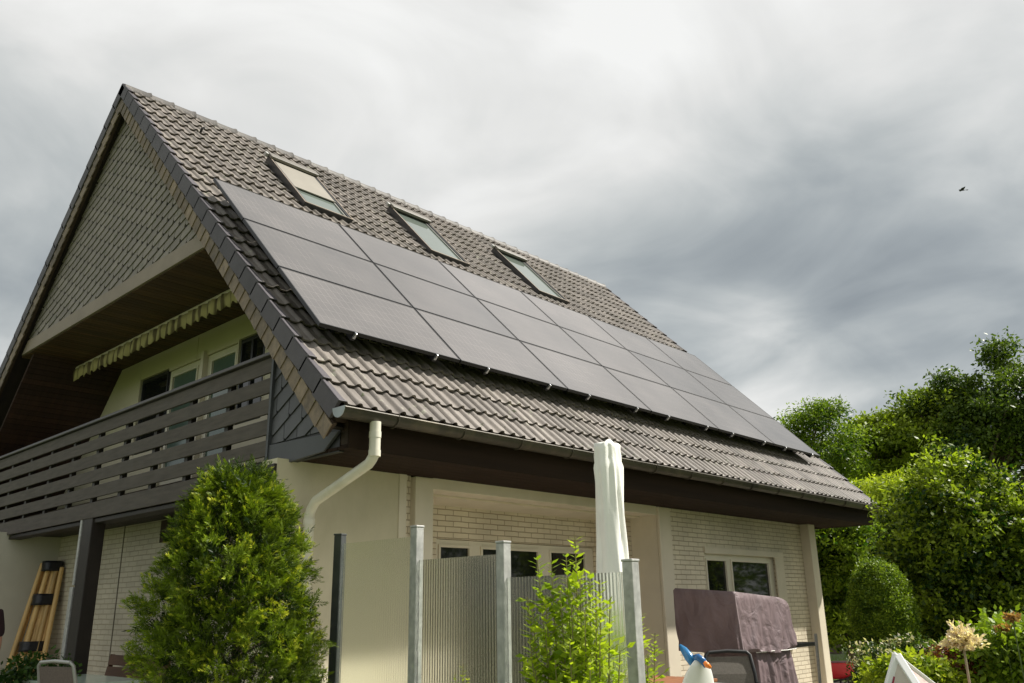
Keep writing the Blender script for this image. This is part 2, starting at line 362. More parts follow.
# clip helper for slates (y,z polygons)
def clip(poly, planes):
    for (a,b,c) in planes:                    # keep a*y+b*z<=c
        outp = []
        for i in range(len(poly)):
            p, q = poly[i-1], poly[i]; dp = a*p[0]+b*p[1]-c; dq = a*q[0]+b*q[1]-c
            if (dp<=0) != (dq<=0):
                t = dp/(dp-dq); outp.append((p[0]+(q[0]-p[0])*t, p[1]+(q[1]-p[1])*t))
            if dq<=0: outp.append(q)
        poly = outp
        if len(poly) < 3: return []
    return poly
def slates(x, planes, bounds, row, length, ang, mat, name, shear=.35, label=None, gap=.010, notch=.02):
    """courses rising towards -y by ang; each slate is tilted so that its lower edge stands proud"""
    mb = MB(); ca, sa = math.cos(ang), math.sin(ang)
    U = (-ca, sa); Vv = (sa, ca)              # along the course, up across courses
    y0,y1,z0,z1 = bounds; cy_, cz_ = (y0+y1)/2, (z0+z1)/2; rad = math.hypot(y1-y0, z1-z0)/2
    nr = int(rad/row)+2; nl = int(rad/length)+2
    for j in range(-nr, nr):
        for i in range(-nl, nl):
            u = i*length + (j%2)*length*.5 + shear*j*row*.0; v_ = j*row
            g2 = gap/2; n_ = notch
            q = [(u+g2+n_, v_+g2*.6), (u+length-g2, v_+g2*.6), (u+length-g2+shear*row, v_+row-g2*.6), (u+g2+shear*row, v_+row-g2*.6), (u+g2+n_*.3, v_+g2+n_)]
            P = [(cy_+a*U[0]+b*Vv[0], cz_+a*U[1]+b*Vv[1]) for a,b in q]
            P = clip(P, planes)
            if len(P) < 3: continue
            def dep(p):
                b = (p[0]-cy_)*Vv[0]+(p[1]-cz_)*Vv[1] - v_
                return x - .004 - .012*(1-min(1,max(0,b/row)))
            vv = [(dep(p),p[0],p[1]) for p in P]; n = len(vv)
            vb = [(x+.002,p[0],p[1]) for p in P]
            mb.add(vv+vb, [tuple(range(n)), tuple(range(2*n-1,n-1,-1))]+[(k,(k+1)%n,n+(k+1)%n,n+k) for k in range(n)], rnd.random())
    return mb.build(name, mat, house, label=label)
XG = -.19; ZT = 5.43
def under(y): return RZ - abs(y-RY)*S_/C_      # tile plane height at y
k1 = (S_/C_)
pl_r = (-k1, 1, RZ-.33-k1*RY)                  # right (towards -y) slope: z <= RZ-.42+k1*(y-RY)
pl_l = (k1, 1, RZ-.33+k1*RY)
clad = slates(XG, [pl_r, pl_l, (0,-1,-(ZT+.20))], (-1,6,5.6,8.4), .127, .27, R(17), m_slate_g, 'gable_cladding', gap=.014, notch=.045, label='taupe slate cladding of the gable top')
mb = MB(); zt = ZT+.02; hw = (RZ-.36-zt)/k1
mb.prism([(XG+.004,RY-hw,zt),(XG+.004,RY+hw,zt),(XG+.004,RY,RZ-.36)], (.06,0,0)); mb.build('gable_backing', m_black, house)
hw = (RZ-.40-ZT)/k1; hw2 = (RZ-.40-ZT-.19)/k1
mb = MB(); mb.prism([(XG-.03,RY-hw,ZT),(XG-.03,RY+hw,ZT),(XG-.03,RY+hw2,ZT+.19),(XG-.03,RY-hw2,ZT+.19)], (.032,0,0)); mb.build('trim_board', m_trimg, house, bevel=.004, label='taupe trim board under the gable cladding')
# balcony loggia ceiling of narrow boards (running along x)
XW = 1.2
mb = MB(); y = RY-hw-.1
while y < RY+hw+.1:
    mb.box((XG+.0,y,ZT-.012+.002*rnd.random()),(XW+.02,y+.088,ZT+.012), v=rnd.random()); y += .096
mb.box((XG+.1,RY-hw-.1,ZT+.014),(XW+.02,RY+hw+.1,ZT+.03))
m_ceil = vary_face(pm('brown_ceiling_boards', (.095, .050, .025), .55, .25, 3, .2, 30, stretch=(1,6,1)), .35)
mb.build('balcony_ceiling', m_ceil, house)
# slope lining boards inside loggia
for fn, sg in ((rpb,1),):
    mb = MB(); s = 2.6
    while s < LEN-.35:
        mb.prism([fn(-.13,s,-.47), fn(-.13,s+.088,-.47), fn(-.13,s+.088,-.49), fn(-.13,s,-.49)], (XW+.15,0,0), v=rnd.random()); s += .095
    mb.prism([fn(-.13,2.6,-.44), fn(-.13,LEN-.3,-.44), fn(-.13,LEN-.3,-.466), fn(-.13,2.6,-.466)], (XW+.15,0,0))
    mb.build('slope_lining', vary_face(pm('dark_red_brown_boards', (.040, .018, .012), .6, .25, 3, .2, 30, stretch=(8,1,1)), .3), house)
# balcony back wall with openings
YL, YR = 7.2, -2.0
holes = [(3.31,4.27,3.9,5.09),(.62,1.30,3.9,5.07),(1.33,3.31,2.92,5.04)]
mb = MB(); planes = [(-k1,1,RZ-.66-k1*RY),(k1,1,RZ-.66+k1*RY),(0,1,ZT-.02)]
for a,b,c,d_ in wall_rects(YR, YL, 2.85, ZT, holes):
    P = clip([(a,c),(b,c),(b,d_),(a,d_)], planes)
    if len(P) >= 3: mb.prism([(XW,p[0],p[1]) for p in P], (.2,0,0))
for yy in (4.29, 2.47, .60): mb.box((XW-.006,yy-.012,4.0 if yy!=2.47 else 5.05),(XW,yy+.012,5.37))
mb.build('balcony_wall', m_panelw, house, label='pale yellow boarded wall behind the balcony')
def window(axis, pos, u0, u1, z0, z1, panes, mat, mg, fw=.06, depth=.07, label=None, out=-1, panelabel=None, parent=house, rec=.03):
    """frame + panes in a wall. axis 'x': wall plane x=pos facing -x (u is y); axis 'y': facing -y (u is x)"""
    mb = MB()
    def bx(a,b,c,d_,p0,p1,m=mb):
        if axis == 'x': m.box((p0,a,c),(p1,b,d_))
        else: m.box((a,p0,c),(b,p1,d_))
    p0, p1 = pos+rec, pos+rec+depth
    for a,b,c,d_ in wall_rects(u0,u1,z0,z1,panes): bx(a,b,c,d_,p0,p1)
    for (a,b,c,d_) in panes:                       # sash ring, a little proud
        for q in ((a-.03,b+.03,d_,d_+.03),(a-.03,b+.03,c-.03,c),(a-.03,a,c,d_),(b,b+.03,c,d_)): bx(*q,p0-.018,p0-.001)
    o = mb.build('window', mat, parent, bevel=.004, label=label)
    for (a,b,c,d_) in panes:
        g_ = MB()
        if axis == 'x': g_.box((p0+.012,a-.002,c-.002),(p0+.03,b+.002,d_+.002))
        else: g_.box((a-.002,p0+.012,c-.002),(b+.002,p0+.03,d_+.002))
        g_.build('pane', mg, o)
    return o
window('x', XW, 3.315,4.265,3.92,5.085, [(3.38,4.20,3.99,5.02)], m_frameD, m_glass, label='dark framed window left of the balcony door')
window('x', XW, .625,1.295,3.92,5.065, [(.69,.95,3.99,5.0),(1.0,1.23,3.99,5.0)], m_frameD, m_glass, label='dark framed window right of the balcony door')
o = window('x', XW, 1.335,3.305,2.93,5.035, [(1.40,2.03,3.50,4.93),(2.47,3.20,3.50,4.93)], m_framew, m_glassG, label='white framed double balcony door with greenish glass'); o.name = 'balcony_door'
mb = MB(); mb.box((XW-.05,2.17,2.95),(XW+.03,2.25,5.10)); mb.build('shutter_rail', m_trimw, house, bevel=.008)
# balcony deck, beam, railing
mb = MB(); mb.box((-.10,-1.95,2.74),(XW+.2,7.4,2.92)); mb.build('balcony_floor', m_wood_dark, house)
for k in range(5):
    z1 = 3.865-k*.195
    mb = MB(); mb.box((-.165-.002*(k%2),-1.93,z1-.144),(-.14,7.3,z1)); mb.build('railing_board', m_gray_board, house, bevel=.004)
mb = MB(); mb.box((-.17,-2.06,2.70),(-.142,7.3,2.885)); mb.build('fascia_board', m_gray_board, house, bevel=.004)
mb = MB(); mb.box((-.20,-1.93,3.875),(-.07,7.3,3.912)); mb.build('handrail', pm('dark_handrail', (.05,.043,.04), .45, .15, 4, stretch=(1,.2,1)), house, bevel=.008)
y = -1.9
while y < 7.2: mb = MB(); mb.box((-.139,y,2.75),(-.085,y+.07,3.87)); mb.build('railing_post', m_wood_black, house); y += .78
# slate cheek between railing and verge
slates(-.15, [(1,0,-1.955),(-k1,1,RZ-.42-k1*RY),(0,-1,-3.04)], (-3.2,-1.9,2.9,4.3), .155, .30, R(29), m_slate_d, 'cheek_slates', gap=.010, notch=.02, label='blue-grey slate cheek between railing and roof edge')
mb = MB(); mb.prism([(-.146,-1.945,2.84),(-.146,-2.98,2.84),(-.146,-2.98,3.05),(-.146,-1.945,4.1)],(.05,0,0)); mb.build('cheek_backing', m_black, house)
mb = MB(); mb.prism([(-.178,-1.945,2.815),(-.178,-2.80,2.86),(-.178,-3.0,3.0),(-.178,-1.945,3.03)],(.03,0,0))
mb.build('cheek_trim', m_trimd, house, bevel=.004)
mb = MB(); mb.box((-.19,-1.957,2.815),(-.14,-1.925,4.26)); mb.build('cheek_corner_strip', m_trimd, house)
mb = MB(); mb.box((-.09,-2.02,2.9),(XW,-1.94,4.1)); mb.build('balcony_side_wall', m_wood_dark, house)
mb = MB(); mb.box((-.315,-2.297,2.655),(-.172,-1.9,2.812)); mb.build('corner_board', m_wood_black, house, bevel=.004)
# support post and its downpipe
mb = MB(); mb.box((-.16,1.86,.2),(.0,2.14,2.72)); mb.build('support_post', m_wood_black, house, bevel=.01)
mb = MB(); mb.box((-.17,2.16,.2),(-.12,2.25,1.93)); mb.box((-.165,2.16,1.95),(-.13,2.21,2.72)); mb.build('post_strip', m_zinc, house, bevel=.006)
mb = MB(); mb.box((-.14,-2.0,2.64),(0.02,7.3,2.695)); mb.build('balcony_beam', m_wood_black, house, bevel=.01)

# --- ground floor walls
YF = -2.30; ZS = 2.86
# garden wall: plaster part, pilaster, niche, brick part, corner fin
mb = MB(); mb.box((-.29,YF,.15),(1.03,YF+.25,ZS)); mb.build('plaster_wall', m_plaster, house)
mb = MB(); mb.box((1.03,YF-.014,.15),(1.12,YF+.2,ZS)); mb.build('edge_strip', m_trimw, house, bevel=.004)
mb = MB(); mb.box((1.12,YF+.05,.15),(1.22,YF+.25,ZS)); mb.build('brick_wall', m_brick_x, house)
mb = MB(); mb.box((1.22,YF-.03,.15),(1.45,YF+.25,ZS-.012)); mb.build('pilaster', m_trimw, house, bevel=.01)
YN = -1.47
mb = MB(); mb.box((1.45,YF-.02,2.74),(5.36,YF+.25,ZS)); mb.build('lintel', m_trimw, house, bevel=.006)
mb = MB(); mb.box((1.22,YF+.25,2.72),(5.5,YN+.2,2.80)); mb.build('niche_ceiling', m_trimw, house)
doors = [(2.26,5.10,.25,2.36)]
mb = MB()
for a,b,c,d_ in wall_rects(1.22,5.3,.15,2.72,doors): mb.box((a,YN,c),(b,YN+.2,d_))
mb.box((1.02,YF+.25,.15),(1.22,YN+.2,2.72))
mb.build('brick_wall', m_brick_x, house, label='brick back wall of the terrace niche')
mb = MB(); mb.box((5.10,YN-.42,.15),(5.36,YN,2.72)); mb.build('brick_wall', m_brick_x, house, label='short brick return at the right of the niche')
mb = MB(); mb.box((5.362,YF+.0,.15),(5.56,YN+.2,2.8)); mb.build('niche_side_wall', m_trimw, house)
o = window('y', YN, 2.265,5.095,.25,2.355, [(2.34,2.78,.4,2.27),(3.0,3.97,.4,2.27),(4.22,4.90,.4,2.27)], m_framew, m_glass, label='white framed three part terrace door in the niche'); o.name = 'terrace_door'
mb = MB(); mb.box((5.36,YF-.05,.15),(5.64,YF-.001,ZS-.012)); mb.build('pilaster', m_trimw, house, bevel=.012)
wh = [(6.50,8.62,1.0,2.31)]
mb = MB()
for a,b,c,d_ in wall_rects(5.56,9.62,.15,ZS,wh): mb.box((a,YF,c),(b,YF+.25,d_))
mb.build('brick_wall', m_brick_x, house, label='white painted brick wall around the right window')
window('y', YF, 6.505,8.615,1.0,2.305, [(6.60,7.13,1.1,2.20),(7.30,8.42,1.1,2.20)], m_framew, m_glass, label='white framed two part window in the brick wall', rec=.04)
mb = MB(); mb.box((8.58,YF-.02,1.0),(8.86,YF-.001,2.309)); mb.box((6.49,YF-.025,2.29),(8.86,YF-.001,2.38)); mb.build('shutter_guide', m_trimw, house, bevel=.004)
mb = MB(); mb.box((6.42,YF-.06,.95),(8.9,YF+.02,1.0)); mb.build('window_sill', m_trimw, house, bevel=.006)
mb = MB(); mb.prism([(9.62,YF+.25,.15),(9.62,YF-.15,.15),(9.62,YF-.15,ZS),(9.62,YF+.25,ZS)], (.24,0,0)); mb.build('corner_column', m_trimw, house, bevel=.012)
# far end wall and inner core so light does not pass through
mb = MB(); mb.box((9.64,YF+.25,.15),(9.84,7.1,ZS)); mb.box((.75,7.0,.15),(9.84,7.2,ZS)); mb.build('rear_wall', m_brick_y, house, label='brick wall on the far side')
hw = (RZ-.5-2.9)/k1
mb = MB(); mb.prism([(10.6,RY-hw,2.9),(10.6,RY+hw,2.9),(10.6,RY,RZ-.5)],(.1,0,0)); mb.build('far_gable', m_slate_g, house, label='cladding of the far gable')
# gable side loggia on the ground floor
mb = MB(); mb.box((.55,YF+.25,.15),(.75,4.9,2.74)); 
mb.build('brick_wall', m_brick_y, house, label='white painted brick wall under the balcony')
mb = MB(); mb.box((.541,2.62,.2),(.549,2.635,2.7)); mb.build('wall_joint', pm('grey_joint', (.20,.18,.14), .7), house)
mb = MB(); mb.box((.50,.95,2.42),(.549,1.5,2.68)); mb.build('wall_box', m_wood_dark, house)
mb = MB(); mb.box((-1.9,4.82,.15),(.549,5.05,2.74)); mb.build('plaster_wall', pm('grey_cream_plaster', (.55,.52,.43), .85, .08, 2, .2, 90), house, label='grey-cream plastered wall beside the leaning poles')
mb = MB(); y = -2.0
while y < 7.3: mb.box((-.0,y,2.70),(.9,y+.09,2.725)); y += .098
mb.build('loggia_ceiling', m_wood_black, house)
mb = MB(); mb.box((.75,YF+.25,2.74),(9.64,7.0,2.84)); mb.build('floor_slab', m_wood_dark, house)
# eaves: fascia, soffit boards
mb = MB()
yy = -3.10
while yy < YF+.02:
    mb.box((-.16,yy,2.852),(10.62,min(yy+.128,YF+.02),2.874+.001)); yy += .134
mb.box((-.14,-3.08,2.876),(10.6,YF+.3,2.89)); mb.build('eaves_soffit', pm('eaves_boards', (.024,.013,.008), .8, .3, 3, .3, 40, stretch=(1,8,8), spec=.15), house)
mb = MB(); mb.prism([(-.16,-3.105,2.845),(-.16,-3.13,2.845),(-.16,-3.13,3.08),(-.16,-3.105,3.08)], (10.8,0,0)); mb.build('fascia', pm('dark_brown_fascia', (.020,.012,.007), .85, .3, 2, .2, 40, stretch=(.3,1,6), spec=.15), house)
mb = MB(); mb.prism([(10.64,-3.13,2.845),(10.64,YF+.4,2.845),(10.64,YF+.4,under(YF+.4)-.2),(10.64,-3.13,3.05)], (.03,0,0)); mb.build('eaves_end', m_wood_dark, house)
mb = MB(); mb.prism([(-.138,-1.96,2.853),(-.138,-3.104,2.853),(-.138,-3.104,3.07),(-.138,-1.96,3.5)], (.03,0,0)); mb.build('eaves_end', m_wood_dark, house)
# gutter
def gut(xa, xb, r=.075, th=.004, yc=-3.225, zc=3.125):
    mb = MB(); o_ = [(yc+r*math.cos(t), zc+r*math.sin(t)) for t in np.linspace(math.pi, 2*math.pi, 13)]
    i_ = [(yc+(r-th)*math.cos(t), zc+(r-th)*math.sin(t)) for t in np.linspace(2*math.pi, math.pi, 13)]
    mb.prism([(xa,p[0],p[1]) for p in o_+i_], (xb-xa,0,0)); mb.tube([(xa,yc-r,zc),(xb,yc-r,zc)], .010, 8); return mb
gutter = gut(X0-.04, X1-.01).build('gutter', m_gutter, house, smooth=True)
for xc in (X0-.045, X1-.012):
    mb = MB(); mb.prism([(xc,-3.225+.082*math.cos(t),3.135+.085*math.sin(t)) for t in np.linspace(math.pi,2*math.pi,12)], (.006,0,0)); mb.build('end_cap', pm('lead_cap', (.30,.33,.33), .4, .15, 9, metal=.5), gutter)
x = .2; 
while x < 10.8:
    mb = MB(); mb.tube([(x,-3.225+.081*math.cos(t),3.125+.081*math.sin(t)) for t in np.linspace(math.pi*.93,1.9*math.pi,12)], .007, 6); mb.build('bracket', m_gutter, gutter); x += .75
# downpipe
pts = [(0,-3.25,3.06),(0,-3.25,2.80),(0,-3.20,2.735),(0,-2.47,2.50),(0,-2.40,2.43),(0,-2.385,.2)]
pp = [Vector(p) for p in pts]
mb = MB(); mb.tube([pp[0], pp[1]+Vector((0,0,.03)), pp[1]], .045, 18); mb.tube([pp[1]+Vector((0,0,.05)), pp[1], pp[2]+Vector((0,-.015,.025)), pp[2]+Vector((0,.02,-.005)), pp[3]-Vector((0,.0,-.005)), pp[4]+Vector((0,-.01,.015)), pp[4]+Vector((0,.015,-.03)), pp[5]], .043, 18)
dp = mb.build('downpipe', m_down, house, smooth=True, label='cream downpipe with a slanting swan neck')
for z in (2.98, 2.83, 2.36, 1.3):
    mb = MB(); yb = -3.25 if z > 2.5 else -2.385; mb.tube([(0,yb,z),(0,yb,z-.05)], .049, 18); mb.build('collar', m_down, dp, smooth=True)

# --- solar panels: 6 columns x 3 rows
WP, HP = 1.775*.957, 1.128*.957
mp_ = bpy.data.materials.new('solar_glass'); mp_.use_nodes = True; t_ = mp_.node_tree; b_ = t_.nodes['Principled BSDF']
b_.inputs['Base Color'].default_value = (.022,.019,.018,1); b_.inputs['Roughness'].default_value = .16; b_.inputs['IOR'].default_value = 2.7
co_ = t_.nodes.new('ShaderNodeTexCoord'); br_ = t_.nodes.new('ShaderNodeTexBrick'); br_.offset = 0
br_.inputs['Scale'].default_value = 1; br_.inputs['Brick Width'].default_value = .0825; br_.inputs['Row Height'].default_value = .166; br_.inputs['Mortar Size'].default_value = .0022
br_.inputs['Color1'].default_value = (.100,.087,.080,1); br_.inputs['Color2'].default_value = (.092,.080,.074,1); br_.inputs['Mortar'].default_value = (.17,.15,.14,1)
t_.links.new(co_.outputs['Object'], br_.inputs['Vector']); t_.links.new(br_.outputs['Color'], b_.inputs['Base Color'])
oi_ = t_.nodes.new('ShaderNodeObjectInfo'); or_ = t_.nodes.new('ShaderNodeMapRange'); or_.inputs[3].default_value = .90; or_.inputs[4].default_value = 1.12; t_.links.new(oi_.outputs['Random'], or_.inputs[0])
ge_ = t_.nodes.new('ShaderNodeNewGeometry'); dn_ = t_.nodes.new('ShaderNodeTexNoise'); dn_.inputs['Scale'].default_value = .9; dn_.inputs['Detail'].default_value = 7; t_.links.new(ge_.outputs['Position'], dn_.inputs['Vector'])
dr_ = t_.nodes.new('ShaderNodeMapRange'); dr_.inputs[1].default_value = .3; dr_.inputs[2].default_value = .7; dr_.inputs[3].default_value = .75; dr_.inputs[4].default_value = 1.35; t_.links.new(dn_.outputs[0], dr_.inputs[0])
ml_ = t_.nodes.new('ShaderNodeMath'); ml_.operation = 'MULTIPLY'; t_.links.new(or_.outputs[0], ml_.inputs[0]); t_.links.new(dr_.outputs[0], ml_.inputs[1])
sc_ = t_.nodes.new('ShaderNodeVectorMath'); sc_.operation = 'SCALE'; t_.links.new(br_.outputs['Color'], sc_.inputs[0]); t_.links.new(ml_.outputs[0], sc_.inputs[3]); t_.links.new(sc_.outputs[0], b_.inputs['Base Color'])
nn_ = t_.nodes.new('ShaderNodeTexNoise'); nn_.inputs['Scale'].default_value = 3.0; nn_.inputs['Detail'].default_value = 5; t_.links.new(co_.outputs['Object'], nn_.inputs['Vector'])
mr_ = t_.nodes.new('ShaderNodeMapRange'); mr_.inputs[3].default_value = .08; mr_.inputs[4].default_value = .15; t_.links.new(nn_.outputs[0], mr_.inputs[0]); t_.links.new(mr_.outputs[0], b_.inputs['Roughness'])
PT0 = Vector((0,0,6.52)); PT = CAM + (PT0-CAM)*.957
def panel_local():
    g_ = MB(); g_.box((.012,.012,-.004),(WP-.032,HP-.032,-.001))
    f_ = MB(); W_, H_ = WP-.02, HP-.02
    for a,b in (((0,0,-.035),(W_,.012,.001)),((0,H_-.012,-.035),(W_,H_,.001)),((0,.012,-.035),(.012,H_-.012,.001)),((W_-.012,.012,-.035),(W_,H_-.012,.001))): f_.box(a,b)
    f_.box((.012,.012,-.034),(W_-.012,H_-.012,-.006))
    rs = []
    for xx in (.38,1.36): r_ = MB(); r_.box((xx-.02,-.01,-.085),(xx+.02,HP,-.036)); r_.box((xx-.015,.3,-.21),(xx+.015,.34,-.084)); rs.append(r_)
    return g_, f_, rs
names_r = ['top','middle','bottom']; names_c = ['leftmost column','second column from the left','third column from the left','fourth column from the left','fifth column from the left','rightmost column']
first = None
for rr_ in range(3):
    for cc in range(6):
        loc = PT + Vector((cc*WP,0,0)) + ES*(rr_+1)*HP
        lab = 'black solar panel in the %s row, %s of the roof array' % (names_r[rr_], names_c[cc])
        if cc == 0 and rr_ == 0: lab = 'black solar panel at the upper left corner of the roof array'
        if cc == 5 and rr_ == 2: lab = 'black solar panel at the lower right corner of the roof array'
        p = empty('solar_panel', loc, lab, 'solar panel', 'black solar panels on the roof slope', (TH,0,0))
        if first is None:
            g_,f_,rs_ = panel_local()
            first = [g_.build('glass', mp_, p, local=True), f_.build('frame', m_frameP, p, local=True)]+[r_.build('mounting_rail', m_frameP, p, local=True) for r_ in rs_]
        else:
            for q in first:
                d_ = q.copy(); col.objects.link(d_); d_.parent = p
        if rr_ == 2:
            for xx in (.38,1.36):
                mb = MB(); mb.box((xx-.014,-.026,-.060),(xx+.014,-.006,-.040)); mb.box((xx-.009,-.03,-.045),(xx+.009,-.002,.001)); mb.cyl((xx,-.02,-.04),(xx,-.02,.003),.006,n=8)
                mb.build('clamp', m_clamp, p, local=True, bevel=.003)

# --- roof windows
def rw_point(x0, st, ln, x, y, z):
    # y up slope from the lower edge, small wedge so the top stands higher
    return PT0 + Vector((x0+x,0,0)) + ES*(st+ln-y) + NR*(z + .045*y/ln - .03)
def build_rw(x0, st, wd, ln, blind, lab):
    Q = lambda x,y,z: rw_point(x0,st,ln,x,y,z)
    def bx(mb, a, b):
        c = [Q(x,y,z) for z in (a[2],b[2]) for (x,y) in ((a[0],a[1]),(b[0],a[1]),(b[0],b[1]),(a[0],b[1]))]
        mb.add(c, [(0,3,2,1),(4,5,6,7),(0,1,5,4),(1,2,6,5),(2,3,7,6),(3,0,4,7)])
    mb = MB(); fw = .055
    bx(mb,(0,0,-.16),(fw,ln,.0)); bx(mb,(wd-fw,0,-.16),(wd,ln,.0)); bx(mb,(fw,0,-.16),(wd-fw,.07,-.005)); bx(mb,(fw,ln-.10,-.16),(wd-fw,ln,.0))
    o = mb.build('roof_window', m_frameD, house, bevel=.004, label=lab)
    mb = MB(); bx(mb,(0,.0,.002),(.018,ln,.008)); bx(mb,(wd-.018,0,.002),(wd,ln,.008)); bx(mb,(.02,.0,.0),(wd-.02,.02,.008)); mb.build('frame_cap', m_trimg, o)
    mb = MB(); bx(mb,(fw,.07,-.034),(wd-fw,ln-.10,-.030)); mb.build('pane', pm('roof_window_glass', (.13,.155,.135), .03, .1, 2, spec=.9), o)
    mb = MB(); s_ = .03
    bx(mb,(fw,.07,-.029),(fw+.035,ln-.1,-.016)); bx(mb,(wd-fw-.035,.07,-.029),(wd-fw,ln-.1,-.016)); bx(mb,(fw+.035,.07,-.029),(wd-fw-.035,.105,-.016))
    mb.build('sash', pm('grey_sash', (.22,.22,.20), .4, .1, 5), o)
    mb = MB(); bx(mb,(-.01,ln-.13,.003),(wd+.01,ln+.02,.05)); mb.build('top_cover', pm('grey_brown_cover', (.16,.145,.125), .5, .1, 4), o, bevel=.01)
    mb = MB(); bx(mb,(-.06,ln-.04,-.02),(-.012,ln+.03,.04)); mb.build('side_cap', m_zinc, o, bevel=.006)
    mb = MB(); bx(mb,(-.06,-.22,-.145),(wd+.06,-.003,-.12)); mb.build('lead_apron', m_frameD, o)
    if blind:
        mb = MB(); bx(mb,(fw,ln*.36,-.013),(wd-fw,ln-.13,-.006)); bx(mb,(fw,ln*.345,-.016),(wd-fw,ln*.359,.0)); mb.build('blind', pm('beige_blind', (.235,.215,.18), .7, .06, 3), o)
build_rw(1.50,-2.11,.80,1.57,True,'roof window half covered by a beige outer blind')
build_rw(3.76,-2.09,.82,1.57,False,'roof window without a blind, in the middle of the three')
build_rw(6.28,-2.16,.82,1.62,False,'roof window without a blind, farthest to the right')
mb = MB(); q = rp(.54,1.0,.03); mb.tube([q, q+NR*.06, q+NR*.09+ES*.05], .018, 8); mb.build('vent_hook', m_black, roof)

# --- awning under the balcony ceiling
aw = empty('awning', (.5,2.4,5.2), 'rolled up striped awning with scalloped valance hanging under the balcony ceiling', 'awning')
mb = MB(); mb.tube([(.56,-.6,5.32),(.56,5.15,5.32)], .05, 14); mb.build('roller', m_trimw, aw, smooth=True)
mb = MB(); ny = 230; V = []; F = []
for i in range(ny+1):
    y = -.62+5.72*i/ny; t = (y*1/.19)%1; dz = .055*abs(math.sin(math.pi*t)); xx = .50+.012*math.sin(y*23)+.008*math.sin(y*51)
    V += [(xx,y,5.30),(xx-.01,y,5.22),(xx-.004+.01*math.sin(y*31),y,5.125-dz+.02)]
for i in range(ny):
    for k in range(2): F.append((3*i+k,3*i+k+1,3*i+k+4,3*i+k+3))
mb.add(V,F)
m_val = pm('valance_fabric', (.42,.36,.17), .85, .1, 4)
tt = m_val.node_tree; bb_ = tt.nodes['Principled BSDF']; src = bb_.inputs['Base Color'].links[0].from_socket
ge = tt.nodes.new('ShaderNodeNewGeometry'); wv = tt.nodes.new('ShaderNodeTexWave'); wv.bands_direction = 'Y'; wv.inputs['Scale'].default_value = 1.7; wv.inputs['Distortion'].default_value = 4; wv.inputs['Detail'].default_value = 3
tt.links.new(ge.outputs['Position'], wv.inputs['Vector']); rr2 = tt.nodes.new('ShaderNodeMapRange'); rr2.inputs[1].default_value=.55; rr2.inputs[2].default_value=.9; tt.links.new(wv.outputs[0], rr2.inputs[0])
mm = tt.nodes.new('ShaderNodeMix'); mm.data_type='RGBA'; mm.inputs[7].default_value=(.13,.10,.05,1); tt.links.new(rr2.outputs[0], mm.inputs[0]); tt.links.new(src, mm.inputs[6]); tt.links.new(mm.outputs[2], bb_.inputs['Base Color'])
o = mb.build('valance', m_val, aw, smooth='all', fixn=False); sd = o.modifiers.new('s','SOLIDIFY'); sd.thickness = .006

# ================================================================== FENCE
fence = empty('privacy_screen', (-.85,-5.1,0), 'stepped privacy screen of ribbed clear plastic between galvanised steel posts', 'screen')
posts = [(-4.03,2.085,m_zincd),(-4.78,2.08,m_zinc),(-5.47,1.95,m_zinc),(-6.27,1.82,m_zinc)]
for i,(y,h,m) in enumerate(posts):
    mb = MB(); a = .028
    ang = R(0) if i else R(20)
    c,s = math.cos(ang)*a, math.sin(ang)*a
    sq = [(-.85+c-s,y+s+c),(-.85-c-s,y-s+c),(-.85-c+s,y-s-c),(-.85+c+s,y+s-c)]
    mb.prism([(p[0],p[1],0) for p in sq], (0,0,h-.012))
    o = mb.build('post', m, fence, bevel=.004, label='darker grey post at the far end of the screen' if i == 0 else None)
    mb = MB(); mb.prism([(-.85+(p[0]+.85)*1.1,y+(p[1]-y)*1.1,h-.012) for p in sq], (0,0,.012)); mb.build('cap', m, o, bevel=.003)
ma = bpy.data.materials.new('ribbed_acrylic'); ma.use_nodes = True; ta = ma.node_tree; ba = ta.nodes['Principled BSDF']
ba.inputs['Base Color'].default_value = (.93,.97,.91,1); ba.inputs['Roughness'].default_value = .16; ba.inputs['IOR'].default_value = 1.42; ba.inputs['Transmission Weight'].default_value = 1.0
for (ya,yb,h) in ((-4.06,-4.752,2.02),(-4.808,-5.442,1.885),(-5.498,-6.242,1.765)):
    mb = MB(); n = int(abs(yb-ya)/.0021); V=[]; F=[]
    for i in range(n+1):
        y = ya+(yb-ya)*i/n; dx = .0003*math.sin(2*math.pi*(y/.0205))
        V += [(-.855-dx,y,.05),(-.855-dx,y,h),(-.849,y,h),(-.849,y,.05)]
    for i in range(n):
        b0 = 4*i
        F += [(b0,b0+1,b0+5,b0+4),(b0+1,b0+2,b0+6,b0+5),(b0+2,b0+3,b0+7,b0+6),(b0+3,b0,b0+4,b0+7)]
    F += [(0,3,2,1),(4*n,4*n+1,4*n+2,4*n+3)]
    mb.add(V,F); mb.build('panel', ma, fence, smooth=True)

